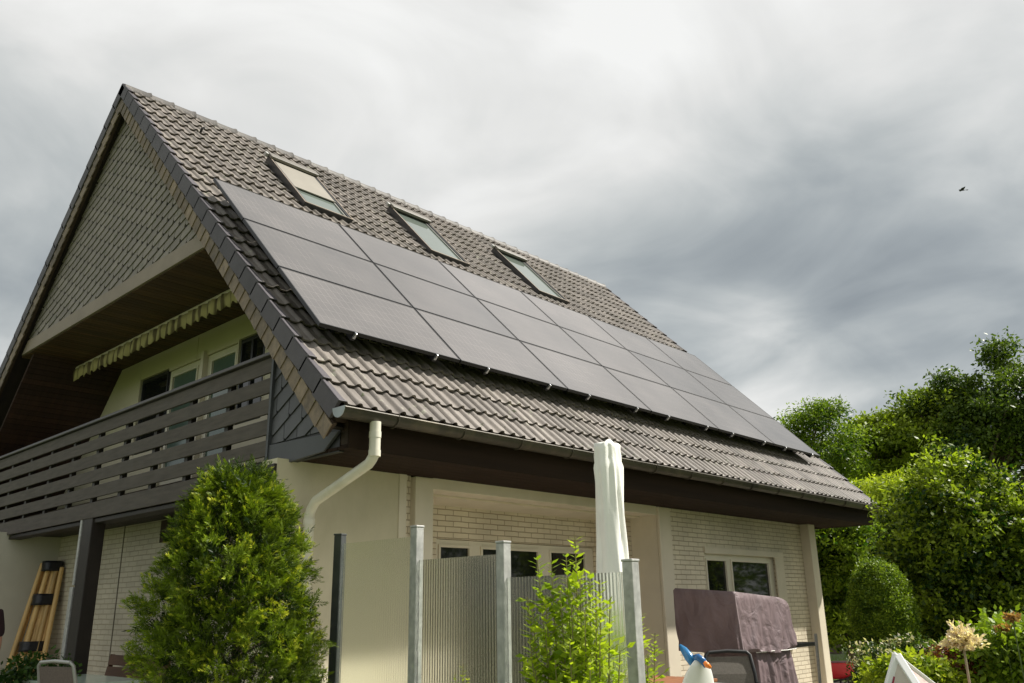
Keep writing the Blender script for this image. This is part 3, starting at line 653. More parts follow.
# ================================================================== UMBRELLA
ub = at(610,520,6.6); ux, uy = ub.x, ub.y
um = empty('parasol', (ux,uy,.2), 'closed parasol wrapped in a creased white cover behind the screen', 'parasol')
rings = []; nz = 44
for i in range(nz+1):
    t = i/nz; z = .95+(2.83-.95)*t; rad = .118+.016*math.sin(t*5.2+.6)-.012*(t>.93)
    if t > .97: rad *= .93
    ring = []
    for k in range(48):
        a = 2*math.pi*k/48; f1 = .16*math.sin(3*a+t*3.4+.8)**3+.075*math.sin(7*a-t*5)+.05*math.sin(11*a+t*9+2)
        topz = (.012*math.sin(3*a+1)+.010*math.sin(5*a)) if i >= nz-1 else 0
        ring.append(Vector((ux+rad*(1+f1)*math.cos(a)+.012*math.sin(t*4), uy+rad*(1+f1)*math.sin(a), z+topz+.01*math.sin(2*a))))
    rings.append(ring)
rings.append([Vector((ux,uy,2.835))+(p-Vector((ux,uy,p.z)))*.85 for p in rings[-1]]); rings.append([Vector((ux,uy,2.825))+(p-Vector((ux,uy,p.z)))*.4 for p in rings[-1]])
mb = MB(); mb.loft(rings); mb.build('cover', m_whitef, um, smooth='all')
mb = MB(); mb.cyl((ux,uy,.25),(ux,uy,2.7),.024); mb.build('pole', m_zinc, um, smooth=True)
mb = MB(); mb.cyl((ux,uy,.2),(ux,uy,.27),.28,.25,n=32); mb.cyl((ux,uy,.27),(ux,uy,.5),.035); mb.build('base', pm('concrete_base', (.3,.3,.29), .9), um, smooth=True)

# ================================================================== STRANDKORB COVER
cv = empty('covered_garden_seat', (4.8,-3.6,.2), 'tall garden seat hidden under a mauve fabric cover tied with a white rope', 'covered seat')
def rrect(x0,x1,y0,y1,r,z,amp,ph,n=18,zf=None):
    pts = []
    def seg(a,b,k):
        for i in range(k): pts.append((a[0]+(b[0]-a[0])*i/k, a[1]+(b[1]-a[1])*i/k))
    def arc(cx,cy,a0,k=5):
        for i in range(k): t=a0+math.pi/2*i/k; pts.append((cx+r*math.cos(t),cy+r*math.sin(t)))
    seg((x0+r,y0),(x1-r,y0),n*2); arc(x1-r,y0+r,-math.pi/2); seg((x1,y0+r),(x1,y1-r),n); arc(x1-r,y1-r,0); seg((x1-r,y1),(x0+r,y1),n*2); arc(x0+r,y1-r,math.pi/2); seg((x0,y1-r),(x0,y0+r),n); arc(x0+r,y0+r,math.pi)
    m = len(pts); cx,cy=(x0+x1)/2,(y0+y1)/2; out_=[]
    for i,(x,y) in enumerate(pts):
        u = i/m*2*math.pi; f = amp*(math.sin(9*u+ph)+.6*math.sin(17*u+1.7*ph)+.45*math.sin(29*u-ph))
        d = math.hypot(x-cx,y-cy); out_.append(Vector((x+(x-cx)/d*f, y+(y-cy)/d*f, zf(x,y) if zf else z)))
    return out_
mb = MB(); rings = []
top = lambda dz: (lambda x,y: 1.79-.07*(x-4.2)/1.25*1.1-.06*(-3.2-y)/.8+dz-.05*max(0,(x-5.15)/.3)**2)
rings.append(rrect(4.55,5.15,-3.75,-3.45,.05,0,0,0,zf=top(.015)))
rings.append(rrect(4.215,5.40,-3.975,-3.235,.035,0,.0,0,zf=top(.006)))
rings.append(rrect(4.20,5.425,-3.988,-3.222,.03,0,.002,0,zf=top(-.02)))
for i in range(14):
    t=(i+1)/14; z=1.72-.60*t
    rings.append(rrect(4.2-.02*math.sin(3*t)+.03*t,5.45+.03*t,-3.99-.012*t,-3.22,.04,z,.004+.014*t*(1-.3*math.sin(6*t)),.4+4.2*t, zf=(lambda x,y,t=t: (top(-.03)(x,y))*(1-t)+(1.13+.03*math.sin(6*x))*t)))
rings.append(rrect(4.26,5.47,-3.985,-3.24,.04,1.125,.012,1.9))
rings.append(rrect(4.62,5.46,-3.93,-3.30,.04,1.13,.006,1.9))
for i in range(8):
    t=(i+1)/8; rings.append(rrect(4.62-.02*t,5.46+.10*t,-3.95-.03*t,-3.28,.05,1.12-.9*t,.012+.022*t,2.2+1.8*t))
mb.loft(rings); mb.build('cover', m_mauve, cv, smooth=True)
mb = MB(); mb.tube([(4.195,-3.99,1.70),(4.20,-4.0,1.5),(4.215,-4.008,1.3),(4.23,-4.012,1.14)], .006, 6); mb.build('seam', pm('light_piping', (.42,.33,.35), .6), cv)
mb = MB(); mb.tube([(4.6,-3.955,1.115),(4.9,-4.0,1.12),(5.2,-4.01,1.115),(5.48,-3.99,1.12),(5.51,-3.6,1.12),(5.5,-3.3,1.12)], .0045, 8)
mb.build('rope', m_whitef, cv)

for n_ in m_mauve.node_tree.nodes:
    if n_.type == 'BUMP': n_.inputs['Distance'].default_value = .05; n_.inputs['Strength'].default_value = .55
    if n_.type == 'TEX_NOISE' and abs(n_.inputs['Scale'].default_value-160) < 1: n_.inputs['Scale'].default_value = 5.5; n_.inputs['Distortion'].default_value = 1.2
# grill beyond the cover
gr = empty('gas_grill', (6.6,-2.95,.2), 'black gas grill with a side shelf, mostly hidden behind the mauve cover', 'grill')
mb = MB(); mb.box((6.2,-3.2,.3),(6.9,-2.75,.95)); mb.build('cabinet', m_black, gr, bevel=.02)
mb = MB(); mb.loft([[Vector((x,-3.2,.95)),Vector((x,-2.75,.95)),Vector((x,-2.77,1.06)),Vector((x,-2.9,1.12)),Vector((x,-3.08,1.10)),Vector((x,-3.18,1.02))] for x in (6.19,6.91)]); mb.build('lid', m_black, gr, bevel=.015)
mb = MB(); mb.box((6.92,-3.1,1.03),(8.0,-2.8,1.08)); mb.build('side_shelf', m_black, gr, bevel=.01)
mb = MB(); mb.bar((7.66,-3.22,.3),(7.72,-3.22,1.2),.03,.03); mb.build('handle_post', m_zinc, gr)
for x in (6.26,6.84):
    mb = MB(); mb.box((x-.02,-3.18,.2),(x+.02,-3.14,.3)); mb.build('leg', m_black, gr)
    mb = MB(); mb.box((x-.02,-2.82,.2),(x+.02,-2.78,.3)); mb.build('leg', m_black, gr)

# ================================================================== FURNITURE
def rotz(v, a): return Vector((v[0]*math.cos(a)-v[1]*math.sin(a), v[0]*math.sin(a)+v[1]*math.cos(a), v[2]))
def chair(loc, ang, frame, fabric, lab, group=None, w_=.50, hb=1.0, r=.013):
    e_ = empty('garden_chair', loc, lab, 'chair', group, (0,0,ang))
    mb = MB()      # faces +x locally, back at x<0
    for s in (-1,1):
        y = s*w_/2
        mb.tube([(.26,y,0),(.24,y,.42)], r); mb.tube([(-.24,y,0),(-.2,y,.42),(-.27,y,.75),(-.33,y*.94,hb-.03),(-.34,y*.8,hb)], r)
        mb.tube([(.24,y,.42),(-.2,y,.42)], r); mb.tube([(.24,y,.42),(.2,y,.64),(.05,y,.66),(-.25,y,.66)], r)
    mb.tube([(-.34,-w_*.4,hb),(-.345,0,hb+.012),(-.34,w_*.4,hb)], r); mb.tube([(.24,-w_/2,.42),(.24,w_/2,.42)], r); mb.tube([(-.2,-w_/2,.42),(-.2,w_/2,.42)], r)
    mb.build('frame', frame, e_, smooth=True, local=True)
    mb = MB(); mb.add([(.23,-w_/2+.01,.425),(.23,w_/2-.01,.425),(-.2,w_/2-.01,.415),(-.2,-w_/2+.01,.415)],[(0,1,2,3)])
    o = mb.build('seat', fabric, e_, local=True); sd_=o.modifiers.new('s','SOLIDIFY'); sd_.thickness=.006
    mb = MB(); mb.add([(-.2,-w_/2+.012,.44),(-.2,w_/2-.012,.44),(-.27,w_/2-.012,.75),(-.27,-w_/2+.012,.75),(-.335,w_*.44,hb-.04),(-.335,-w_*.44,hb-.04)],[(0,1,2,3),(3,2,4,5)])
    o = mb.build('backrest', fabric, e_, local=True); sd_=o.modifiers.new('s','SOLIDIFY'); sd_.thickness=.006
    return e_
m_mesh = pm('grey_mesh_fabric', (.11,.095,.075), .7, .2, 60, .3, 200)
m_alu = pm('light_grey_frame', (.42,.42,.40), .35, .08, 5, metal=.4)
m_meshp = pm('taupe_mesh_fabric', (.17,.135,.12), .7, .15, 60, .3, 200)
q = at(738,660,8.95); chair((q.x,q.y,.2), R(226), m_black, m_mesh, 'black framed garden chair with grey mesh back in front of the mauve cover', w_=.48, hb=.95, r=.018)
q = at(84,670,9.6); chair((q.x,q.y,.2), R(22), m_alu, m_meshp, 'light grey garden chair with taupe mesh back beside the green-white table', hb=1.0, w_=.46, r=.016)
# white resin chair (rounded shell back)
q = at(697,665,6.9); q.x += .27*math.cos(R(72)); q.y += .27*math.sin(R(72)); e_ = empty('garden_chair', (q.x,q.y,.2), 'white moulded chair with a rounded back under the blue pool toy', 'chair', None, (0,0,R(72)))
mb = MB(); nU, nV = 18, 14; V=[]; F=[]
for j in range(nV+1):
    t = j/nV; z = .42+.60*t; wdt = .19*math.sqrt(max(0,1-((t-.25)/.78)**2 if t>.25 else 1))+.002
    for i in range(nU+1):
        s = -1+2*i/nU; V.append((-.22-.12*t+.06*s*s*(1-.5*t), s*wdt, z))
for j in range(nV):
    for i in range(nU): a=j*(nU+1)+i; F.append((a,a+1,a+nU+2,a+nU+1))
mb.add(V,F); m_resin = pm('white_resin', (.80,.80,.76), .35, .03, 4)
o = mb.build('backrest', m_resin, e_, smooth='all', local=True); sd_=o.modifiers.new('s','SOLIDIFY'); sd_.thickness=.014
mb = MB(); mb.prism([(.24,-.22,.41),(.24,.22,.41),(-.22,.25,.40),(-.22,-.25,.40)],(0,0,.025)); mb.build('seat', m_resin, e_, local=True, bevel=.01)
for (x,y) in ((.22,.2),(.22,-.2),(-.22,.22),(-.22,-.22)):
    mb = MB(); mb.tube([(x,y,.41),(x*1.15,y*1.1,0)],[.028,.02]); mb.build('leg', m_resin, e_, local=True)
# blue pool toy resting on its top
q = at(693,659,6.95); ty = empty('pool_toy', (q.x,q.y,q.z), 'blue inflatable pool toy with an orange tip on the white chair', 'pool toy')
def P_(px,py,dd): return at(px,py,dd)
mb = MB(); mb.tube([P_(680,645,6.95),P_(684,650,6.93),P_(689,657,6.9),P_(694,664,6.88)],[.010,.028,.036,.032],14); mb.build('tail', pm('blue_vinyl', (.02,.16,.36), .25, .1, 3), ty, smooth='all')
mb = MB(); mb.tube([P_(693,657,6.85),P_(698,657,6.84),P_(703,661,6.83),P_(706,667,6.82)],[.015,.026,.026,.015],14); mb.build('body', pm('dark_blue_vinyl', (.015,.10,.27), .25, .1, 3), ty, smooth='all')
mb = MB(); mb.tube([P_(704,662,6.8),P_(707,665,6.8),P_(711,668,6.8)],[.012,.022,.010],12); mb.build('tip', pm('orange_vinyl', (.8,.22,.03), .3, .1, 3), ty, smooth='all')
def table(name, x0,x1,y0,y1,z, mt, ml, lab, rotd=0, slat=False, th=.03):
    e_ = empty(name, ((x0+x1)/2,(y0+y1)/2,.2), lab, 'table', None)
    mb = MB()
    if slat:
        n = int((y1-y0)/.10)
        for i in range(n): a=y0+i*(y1-y0)/n; mb.box((x0,a,z-th),(x1,a+(y1-y0)/n-.008,z))
    else: mb.box((x0,y0,z-th),(x1,y1,z))
    mb.build('tabletop', mt, e_, bevel=.005)
    for x in (x0+.07,x1-.07):
        for y in (y0+.07,y1-.07):
            mb = MB(); mb.box((x-.025,y-.025,.2),(x+.025,y+.025,z-th)); mb.build('leg', ml, e_)
    mb = MB(); mb.box((x0+.05,y0+.05,z-th-.06),(x1-.05,y1-.05,z-th)); mb.build('apron', ml, e_)
m_teak = pm('reddish_wood', (.26,.105,.045), .5, .2, 4, .15, 50, stretch=(1,8,1))
m_bwood = pm('brown_bench_wood', (.13,.062,.035), .55, .2, 4, .15, 50, stretch=(8,1,8))
q = at(663,671,8.1); table('wooden_table', q.x-.25,q.x+.75,q.y-.1,q.y+.7,.95, m_teak, m_teak, 'reddish wooden table in front of the terrace niche', slat=True)
q = at(716,683,7.7); table('white_table', q.x-.2,q.x+.65,q.y-.35,q.y+.45,.93, m_resin, m_resin, 'white plastic table between the white chair and the mesh chair')
table('glass_table', -.75,-.0,.35,1.85,.985, pm('pale_green_tabletop', (.50,.60,.52), .15, .05, 3), m_alu, 'table with pale green top below the balcony')
# bench by the wall
bn = empty('bench', (.3,1.5,.2), 'brown slatted wooden bench against the brick wall below the balcony', 'bench')
mb = MB()
for (xa,za) in ((.42,1.10),(.395,.97)): mb.obox((xa,.8,za),(xa,2.3,za),(.012,0,0),(0.012,0,.055))
mb.build('backrest', m_bwood, bn, bevel=.004)
mb = MB()
for k in range(4): mb.box((-.02+k*.095,.8,.60),(.06+k*.095,2.3,.625))
mb.build('seat', m_bwood, bn, bevel=.004)
for y in (.82,2.28):
    mb = MB(); mb.bar((.40,y,.2),(.40,y,.60),.05,.05); mb.bar((.37,y,.6),(.44,y,1.16),.045,.03,up=(0,1,0)); mb.bar((0,y,.2),(0,y,.83),.05,.05); mb.bar((-.03,y,.84),(.40,y,.84),.06,.03); mb.build('leg', m_bwood, bn)

# poles bundle
po = empty('pole_bundle', (.3,4.4,.2), 'bundle of pale wooden poles strapped in black wrap, leaning in the wall corner', 'poles')
m_pole = vary_face(pm('pale_bamboo', (.58,.38,.15), .5, .2, 7, stretch=(1,1,.3)), .3)
for i,(xt,yt,xb,yb) in enumerate([(.30,4.66,-.02,4.46),(.36,4.58,.10,4.3),(.41,4.62,.18,4.28),(.45,4.52,.26,4.22),(.49,4.56,.32,4.2),(.50,4.48,.36,4.10),(.34,4.7,.05,4.55),(.38,4.66,.12,4.44),(.43,4.56,.22,4.34),(.47,4.6,.30,4.3)]):
    mb = MB(); t_=Vector((xt,yt,2.32-.03*(i%3))); b_=Vector((xb-.12,yb,.2)); mb.tube([b_,(b_+t_)/2,t_],[.035,.033,.03],10,v=rnd.random()); mb.build('pole', m_pole, po, smooth=True)
for (t0,t1,gx) in ((.945,1.01,.0),(.73,.80,0),(.45,.51,0)):
    def pq(t,dx,dy): return Vector((.41*t+.12*(1-t)+dx, 4.6*t+4.30*(1-t)+dy, .2+2.13*t))
    rg=[]
    for t in np.linspace(t0,t1,5):
        wd_=.125+.09*(1-t)+.008*math.sin(t*90); rg.append([pq(t,wd_*math.cos(a),.13*math.sin(a)+.02*math.sin(3*a)) for a in np.linspace(0,2*math.pi,17)[:-1]])
    mb = MB(); mb.loft(rg); mb.build('wrap', pm('black_wrap_plastic', (.012,.012,.016), .35, .2, 9, .5, 40), po, smooth='all')

# wheelbarrow
wb = at(833,662,17.2); wx,wy = wb.x,wb.y
e_ = empty('wheelbarrow', (wx,wy,0), 'red wheelbarrow standing on the lawn behind the house corner', 'wheelbarrow', None, (0,0,math.atan2(RT.y,RT.x)))
m_red = pm('red_paint', (.42,.012,.02), .4, .12, 5)
mb = MB(); mb.loft([[Vector((x,y,z)) for x,y in ((-.38*k,-.22*k),(.38*k2,-.26*k),(.38*k2,.26*k),(-.38*k,.22*k))] for z,k,k2 in ((.30,.62,.5),(.58,1.15,1.05))]); mb.build('tray', m_red, e_, local=True, bevel=.02)
for s in (-1,1):
    mb = MB(); mb.tube([(-.55,s*.05,.18),(.1,s*.2,.30),(.45,s*.24,.42),(.85,s*.27,.52)], .018); mb.build('handle', m_black, e_, local=True, smooth=True)
    mb = MB(); mb.tube([(.15,s*.2,.30),(.22,s*.22,0.02),(.30,s*.22,.02),(.38,s*.22,.38)], .016); mb.build('leg', m_black, e_, local=True)
mb = MB(); mb.tube([(-.58+.19*math.cos(t),0,.20+.19*math.sin(t)) for t in np.linspace(0,2*math.pi,25)[:-1]], .04, 10, closed=True); mb.build('wheel', m_black, e_, local=True, smooth=True)

# folded white deckchair (A-shape) at the lower right
dk = empty('folded_deckchair', at(905,683,6.2).xy.to_3d(), 'white folded deckchair standing like a tent, with dark script on its cloth', 'deckchair')
A_ = at(897,655,6.2); Lf = at(872,745,6.0); Rt_ = at(955,745,5.9); Bk = at(1000,735,7.0)
m_dkw = pm('white_frame_paint', (.80,.80,.78), .4, .04, 4)
m_dkf = pm('deckchair_cloth', (.52,.47,.40), .85, .08, 6)
kf = lambda P: A_+(P-A_)*((A_.z-.01)/(A_.z-P.z))
mb = MB(); mb.bar(A_,kf(Lf),.05,.03,up=D); mb.bar(A_,kf(Rt_),.045,.03,up=D); mb.bar(A_+Vector((.02,.02,0)),kf(Bk),.03,.05,up=D); mb.build('frame', m_dkw, dk, bevel=.005)
ofs = -D*.004
mb = MB(); mb.prism([A_+(Lf-A_)*.08, A_+(Rt_-A_)*.10, A_+(Rt_-A_)*1.5, A_+(Lf-A_)*1.5], D*.006); mb.build('cloth', m_dkf, dk)
mb = MB(); mb.prism([A_+(Rt_-A_)*.12+D*.04, A_+(Bk-A_)*.15+D*.04, A_+(Bk-A_)*1.5, A_+(Rt_-A_)*1.5+D*.04], D*.006); mb.build('cloth', pm('striped_cloth', (.42,.33,.30), .85, .25, 9, stretch=(1,1,6)), dk)
mb = MB()
def on(u,v_): return A_+(Lf-A_)*(v_*(1-u))+(Rt_-A_)*(v_*u)+ofs
for base,wd_ in ((.33,.0),(.78,.0)):
    pts_ = []
    for i in range(40):
        t = i/39; u = .30+.42*t; v_ = base+.55*t+.05*math.sin(t*22)+.0; u += .06*math.cos(t*22)
        pts_.append(on(min(.93,u), v_))
    mb.tube(pts_, .0035, 6)
mb.build('script_line', pm('dark_script_ink', (.04,.02,.03), .7), dk)
mb = MB(); mb.bar(on(.16,.25),on(.10,1.4),.012,.003,up=D); mb.bar(on(.66,.85),on(.75,1.4),.018,.003,up=D); mb.build('red_line', pm('dark_red_ink', (.30,.02,.05), .7), dk)

# ================================================================== VEGETATION
def leaf_mat(name, dark, light, trans=.35, gloss=.25, hue=None, tipcol=None):
    m = bpy.data.materials.new(name); m.use_nodes = True; t = m.node_tree; ns = t.nodes; ns.clear()
    o = ns.new('ShaderNodeOutputMaterial'); a = ns.new('ShaderNodeAttribute'); a.attribute_name = 'v'
    r = ns.new('ShaderNodeValToRGB'); r.color_ramp.elements[0].color = (*dark,1); r.color_ramp.elements[1].color = (*light,1)
    if tipcol: e = r.color_ramp.elements.new(.86); e.color = (*light,1); r.color_ramp.elements[-1].color = (*tipcol,1)
    t.links.new(a.outputs['Fac'], r.inputs[0])
    d = ns.new('ShaderNodeBsdfPrincipled'); d.inputs['Roughness'].default_value = .45; d.inputs['Specular IOR Level'].default_value = gloss
    tr = ns.new('ShaderNodeBsdfTranslucent'); sc = ns.new('ShaderNodeVectorMath'); sc.operation = 'MULTIPLY'; sc.inputs[1].default_value = (1.25,1.35,.55)
    t.links.new(r.outputs[0], sc.inputs[0]); t.links.new(sc.outputs[0], tr.inputs[0]); t.links.new(r.outputs[0], d.inputs['Base Color'])
    mx_ = ns.new('ShaderNodeMixShader'); mx_.inputs[0].default_value = trans
    t.links.new(d.outputs[0], mx_.inputs[1]); t.links.new(tr.outputs[0], mx_.inputs[2]); t.links.new(mx_.outputs[0], o.inputs[0])
    return m
def leaf_mesh(name, P, Nn, T, size, asp, val, mat, parent, label=None, kind=None):
    """one bent four-sided leaf per row: P base, Nn normal, T direction"""
    P = np.asarray(P); n = len(P)
    T = T/np.linalg.norm(T,axis=1,keepdims=True); Nn = Nn - T*np.sum(Nn*T,axis=1,keepdims=True); Nn /= (np.linalg.norm(Nn,axis=1,keepdims=True)+1e-9)
    B = np.cross(T,Nn); sz = np.asarray(size).reshape(-1,1)*np.ones((n,1)); wd_ = sz*asp
    v = np.empty((n,4,3)); v[:,0] = P; v[:,1] = P+T*sz*.45+B*wd_*.5-Nn*sz*.04; v[:,2] = P+T*sz-Nn*sz*.14; v[:,3] = P+T*sz*.45-B*wd_*.5-Nn*sz*.04
    o0 = wl(parent); v -= np.array([o0.x,o0.y,o0.z])
    me = bpy.data.meshes.new(name); me.vertices.add(4*n); me.vertices.foreach_set('co', v.reshape(-1))
    me.loops.add(4*n); me.loops.foreach_set('vertex_index', np.arange(4*n)); me.polygons.add(n)
    me.polygons.foreach_set('loop_start', np.arange(0,4*n,4)); me.polygons.foreach_set('loop_total', np.full(n,4)); me.update(calc_edges=True)
    a = me.attributes.new('v','FLOAT','FACE'); a.data.foreach_set('value', np.clip(val,0,1).astype(np.float32))
    me.materials.append(mat); o = bpy.data.objects.new(name, me); col.objects.link(o)
    if parent: o.parent = parent
    if label: o['label'] = label
    return o
def unit(n): v = rng.normal(size=(n,3)); return v/np.linalg.norm(v,axis=1,keepdims=True)
def clumps_on(center, rad, n, shell=.72, low=-.75, jitter=.1):
    d = unit(n*3); d = d[d[:,2] > low][:n]; r = (shell + (1-shell)*rng.random(len(d))**.5)
    inner = rng.random(len(d)) < .22; r[inner] *= rng.random(inner.sum())*.6+.3
    return np.array(center)+d*np.array(rad)*r[:,None]*(1+jitter*rng.normal(size=(len(d),1))), d
bark = pm('bark', (.11,.085,.06), .9, .3, 6, .6, 20, stretch=(1,1,.2))
def crown(parent, mat, lobes, per, csize, leaf, asp=.55, flat=.6, up=.5, name='crown', vspread=.3, droop=0, vc=.5, shell=.72, jit=.1):
    PP=[];NN=[];TT=[];SS=[];VV=[];CC=[]
    for (c, rad, nc) in lobes:
        cs,ds = clumps_on(c, rad, nc, shell, -.75, jit); CC += list(cs)
        for q,dn in zip(cs,ds):
            k = int(per*(.6+.8*rng.random())); sc = csize*(.6+.8*rng.random())
            off = np.clip(rng.normal(size=(k,3)),-1.5,1.5)*np.array([1,1,flat])*sc*.5
            p = q+off; nr_ = unit(k)*.75+np.array([0,0,up])+dn*.35
            t = unit(k)+off/(sc+1e-6)*.9+np.array([0,0,-droop])
            PP.append(p);NN.append(nr_);TT.append(t);SS.append(leaf*(.6+.8*rng.random(k)));VV.append(np.clip(vc+vspread*.9*rng.normal()+vspread*.7*rng.normal(size=k),0,1))
    leaf_mesh(name, np.concatenate(PP), np.concatenate(NN), np.concatenate(TT), np.concatenate(SS), asp, np.concatenate(VV), mat, parent)
    return CC
def trunk(parent, base, top, r, targets, nlimb=9, name='trunk'):
    mb = MB(); b = Vector(base); t = Vector(top); k = 7
    pts = [b+(t-b)*(i/(k-1))+Vector((.05*r*10*math.sin(i*1.7),.05*r*10*math.cos(i*2.3),0))*(i>0) for i in range(k)]
    mb.tube(pts, [r*(1.25-.95*i/(k-1)) if i else r*1.6 for i in range(k)], 10)
    ts = rnd.sample(list(range(len(targets))), min(nlimb,len(targets)))
    for i in ts:
        q = Vector(targets[i]); f = rnd.uniform(.35,.95); s = b+(t-b)*f; m_ = s.lerp(q,.5)+Vector((0,0,.12*(q-s).length))
        rr_ = r*(1.1-f)*.6+.01; mb.tube([s,s.lerp(m_,.5)+Vector((0,0,.02)),m_,q], [rr_,rr_*.8,rr_*.55,rr_*.2], 6)
    return mb.build(name, bark, parent, smooth=True)
def tree(name, loc, lab, cat, mat, lobes, per, csize, leaf, tr, group=None, **k):
    e_ = empty(name, (loc[0],loc[1],0), lab, cat, group)
    cc = crown(e_, mat, lobes, per, csize, leaf, **k)
    if tr: trunk(e_, (loc[0],loc[1],0), (loc[0],loc[1],tr[0]), tr[1], cc, tr[2])
    return e_
lm_mid = leaf_mat('leaf_mid', (.022,.060,.006), (.26,.36,.028), .4)
lm_light = leaf_mat('leaf_light', (.10,.16,.012), (.46,.52,.045), .45)
lm_dark = leaf_mat('leaf_dark', (.014,.038,.007), (.13,.19,.022))
lm_broad = leaf_mat('leaf_broad', (.018,.048,.006), (.32,.40,.035), .42)
def lobe(px,py,dd,wpx,hpx,n,depth=1.0):
    c = at(px,py,dd); s = (c-CAM).length/839.4/1.0; return ((c.x,c.y,c.z),(wpx*s*depth if 0 else wpx*s, wpx*s*depth, hpx*s), n)
# far trees
tree('birch_tree', at(815,500,31), 'light green feathery tree just right of the roof edge', 'tree', lm_mid,
     [lobe(812,460,31,36,28,40),lobe(838,485,31,16,32,20),lobe(792,435,31,16,15,13),lobe(822,422,31,18,15,15),lobe(846,440,31,9,9,6),lobe(775,440,31,14,14,8),lobe(808,413,31,12,12,6),lobe(826,404,31,6,7,3)], 190, .66, .13, (7,.16,30), asp=.36, flat=.45, droop=.25, jit=.22, vc=.62)
tree('broad_tree', at(905,600,34), 'broad tree with layered branches in front of the tall dark tree', 'tree', lm_broad,
     [lobe(900,462,34,40,32,48),lobe(884,440,34,18,14,14),lobe(930,428,34,32,20,24),lobe(872,468,34,8,24,10),lobe(903,416,34,22,5,8),lobe(882,420,34,12,4,5),lobe(948,440,34,34,40,26),lobe(926,397,34,12,4,4),lobe(866,424,34,6,3,2)], 330, .95, .15, (7.5,.28,34), flat=.24, droop=.1, jit=.2, vc=.6)
tree('oak_tree', at(1000,600,33), 'tall dark tree with a loose top at the right edge', 'tree', lm_dark,
     [lobe(1000,440,33,46,45,70),lobe(1010,406,33,22,16,16),lobe(1003,368,33,8,14,6),lobe(957,406,33,20,11,11),lobe(948,384,33,8,8,4),lobe(968,388,33,6,6,3),lobe(918,404,33,11,6,4),lobe(1050,405,33,24,42,26),lobe(1018,380,33,7,12,5),lobe(1000,350,33,5,5,3),lobe(1060,440,33,40,55,35)], 200, .64, .135, (8,.30,40), flat=.6, jit=.2, vc=.6)
tree('willow_tree', at(880,600,23), 'pale yellow-green bushy tree between roof and large round bush', 'tree', lm_light,
     [lobe(864,508,23,26,24,44),lobe(896,502,23,24,20,36),lobe(850,530,23,16,30,30),lobe(880,545,23,26,45,44),lobe(916,494,23,12,10,12)], 240, .42, .10, (3.6,.12,16), asp=.36, droop=.2, vc=.6, jit=.15)
tree('tall_hedge_shrub', at(845,600,17.5), 'tall dense shrub beside the house corner', 'shrub', lm_mid,
     [lobe(836,552,17.5,36,38,150),lobe(826,605,17.5,28,46,90),lobe(856,600,17.5,12,44,45)], 130, .28, .08, (2.6,.07,10), vc=.45, jit=.14)
tree('tall_hedge_shrub', at(900,620,19), 'darker shrub filling the gap behind the clipped dome', 'shrub', lm_dark,
     [lobe(900,605,19,26,50,100)], 110, .40, .12, (2.2,.07,6), vc=.5)
tree('round_bush', at(962,640,13.8), 'very large round glossy leaved bush at the right edge', 'bush', lm_broad,
     [lobe(966,572,13.8,66,98,620),lobe(1014,590,13.8,48,84,260)], 85, .17, .072, (2.2,.08,10), vc=.5, flat=.8, vspread=.42, jit=.07)
lm_box = leaf_mat('leaf_box', (.04,.09,.009), (.28,.37,.028), .35)
tree('clipped_conifer', at(880,650,12.6), 'clipped dome shaped shrub with bright green outline left of the round bush', 'shrub', lm_box,
     [lobe(882,615,12.2,25,44,1300)], 60, .065, .026, (1.6,.05,4), vc=.5, flat=1, shell=.93, jit=.035)
# unseen trees on the right, placed to darken the right window's reflection
for i,(x,y,h) in enumerate(((20.5,-10,6.5),(25,-15,7.5),(16,-14,5.5))):
    tree('garden_tree', (x,y,0), ['leafy garden tree beyond the right edge, nearest the round bush','tallest garden tree beyond the right edge','lowest garden tree beyond the right edge'][i], 'tree', (lm_mid,lm_broad,lm_dark)[i], [((x,y,h*.5),(2.6,2.6,h*.5),150)], 90, .8, .15, (h*.6,.15,8))

# lower right flower beds
def bush(name, px, py, dd, rx, rz, n, per, leaf, mat, lab, cat='plant', group=None, **k):
    c = at(px,py,dd); return tree(name, c, lab, cat, mat, [((c.x,c.y,c.z),(rx,rx,rz),n)], per, k.pop('cs',.14), leaf, (max(.1,c.z),.015,4), group, **k)
lm_rose = leaf_mat('leaf_rose', (.02,.05,.008), (.13,.19,.03), .35, tipcol=(.62,.56,.42))
bush('rose_bush', 879,668,10.6,.22,.30,90,60,.04,lm_rose,'rose bush sprinkled with small cream flowers near the wheelbarrow','rose bush',vc=.5,vspread=.4)
bush('flowering_shrub', 912,658,11.6,.34,.20,90,60,.055,lm_rose,'low shrub with pale blossoms behind the folded deckchair','shrub',vc=.5,vspread=.4)
bush('boxwood_ball', 945,674,10.2,.19,.20,170,60,.022,lm_box,'small clipped box ball left of the terracotta pot','box ball',cs=.05)
bush('perennial_plant', 915,676,9.6,.42,.16,80,60,.06,lm_light,'bright lime green leafy plant right of the deckchair','plant',cs=.12)
bush('perennial_plant', 1016,655,9.8,.42,.30,120,60,.07,lm_mid,'tall leafy perennial at the lower right edge','plant',cs=.2,vc=.7)
lm_red = leaf_mat('leaf_red', (.05,.012,.006), (.22,.06,.03), .3)
bush('barberry_bush', 975,668,10.0,.42,.22,110,60,.035,lm_red,'dark red leaved bush behind the potted tree','shrub',cs=.12)
lm_pink = leaf_mat('leaf_pink', (.50,.42,.32), (.95,.80,.74), .4)
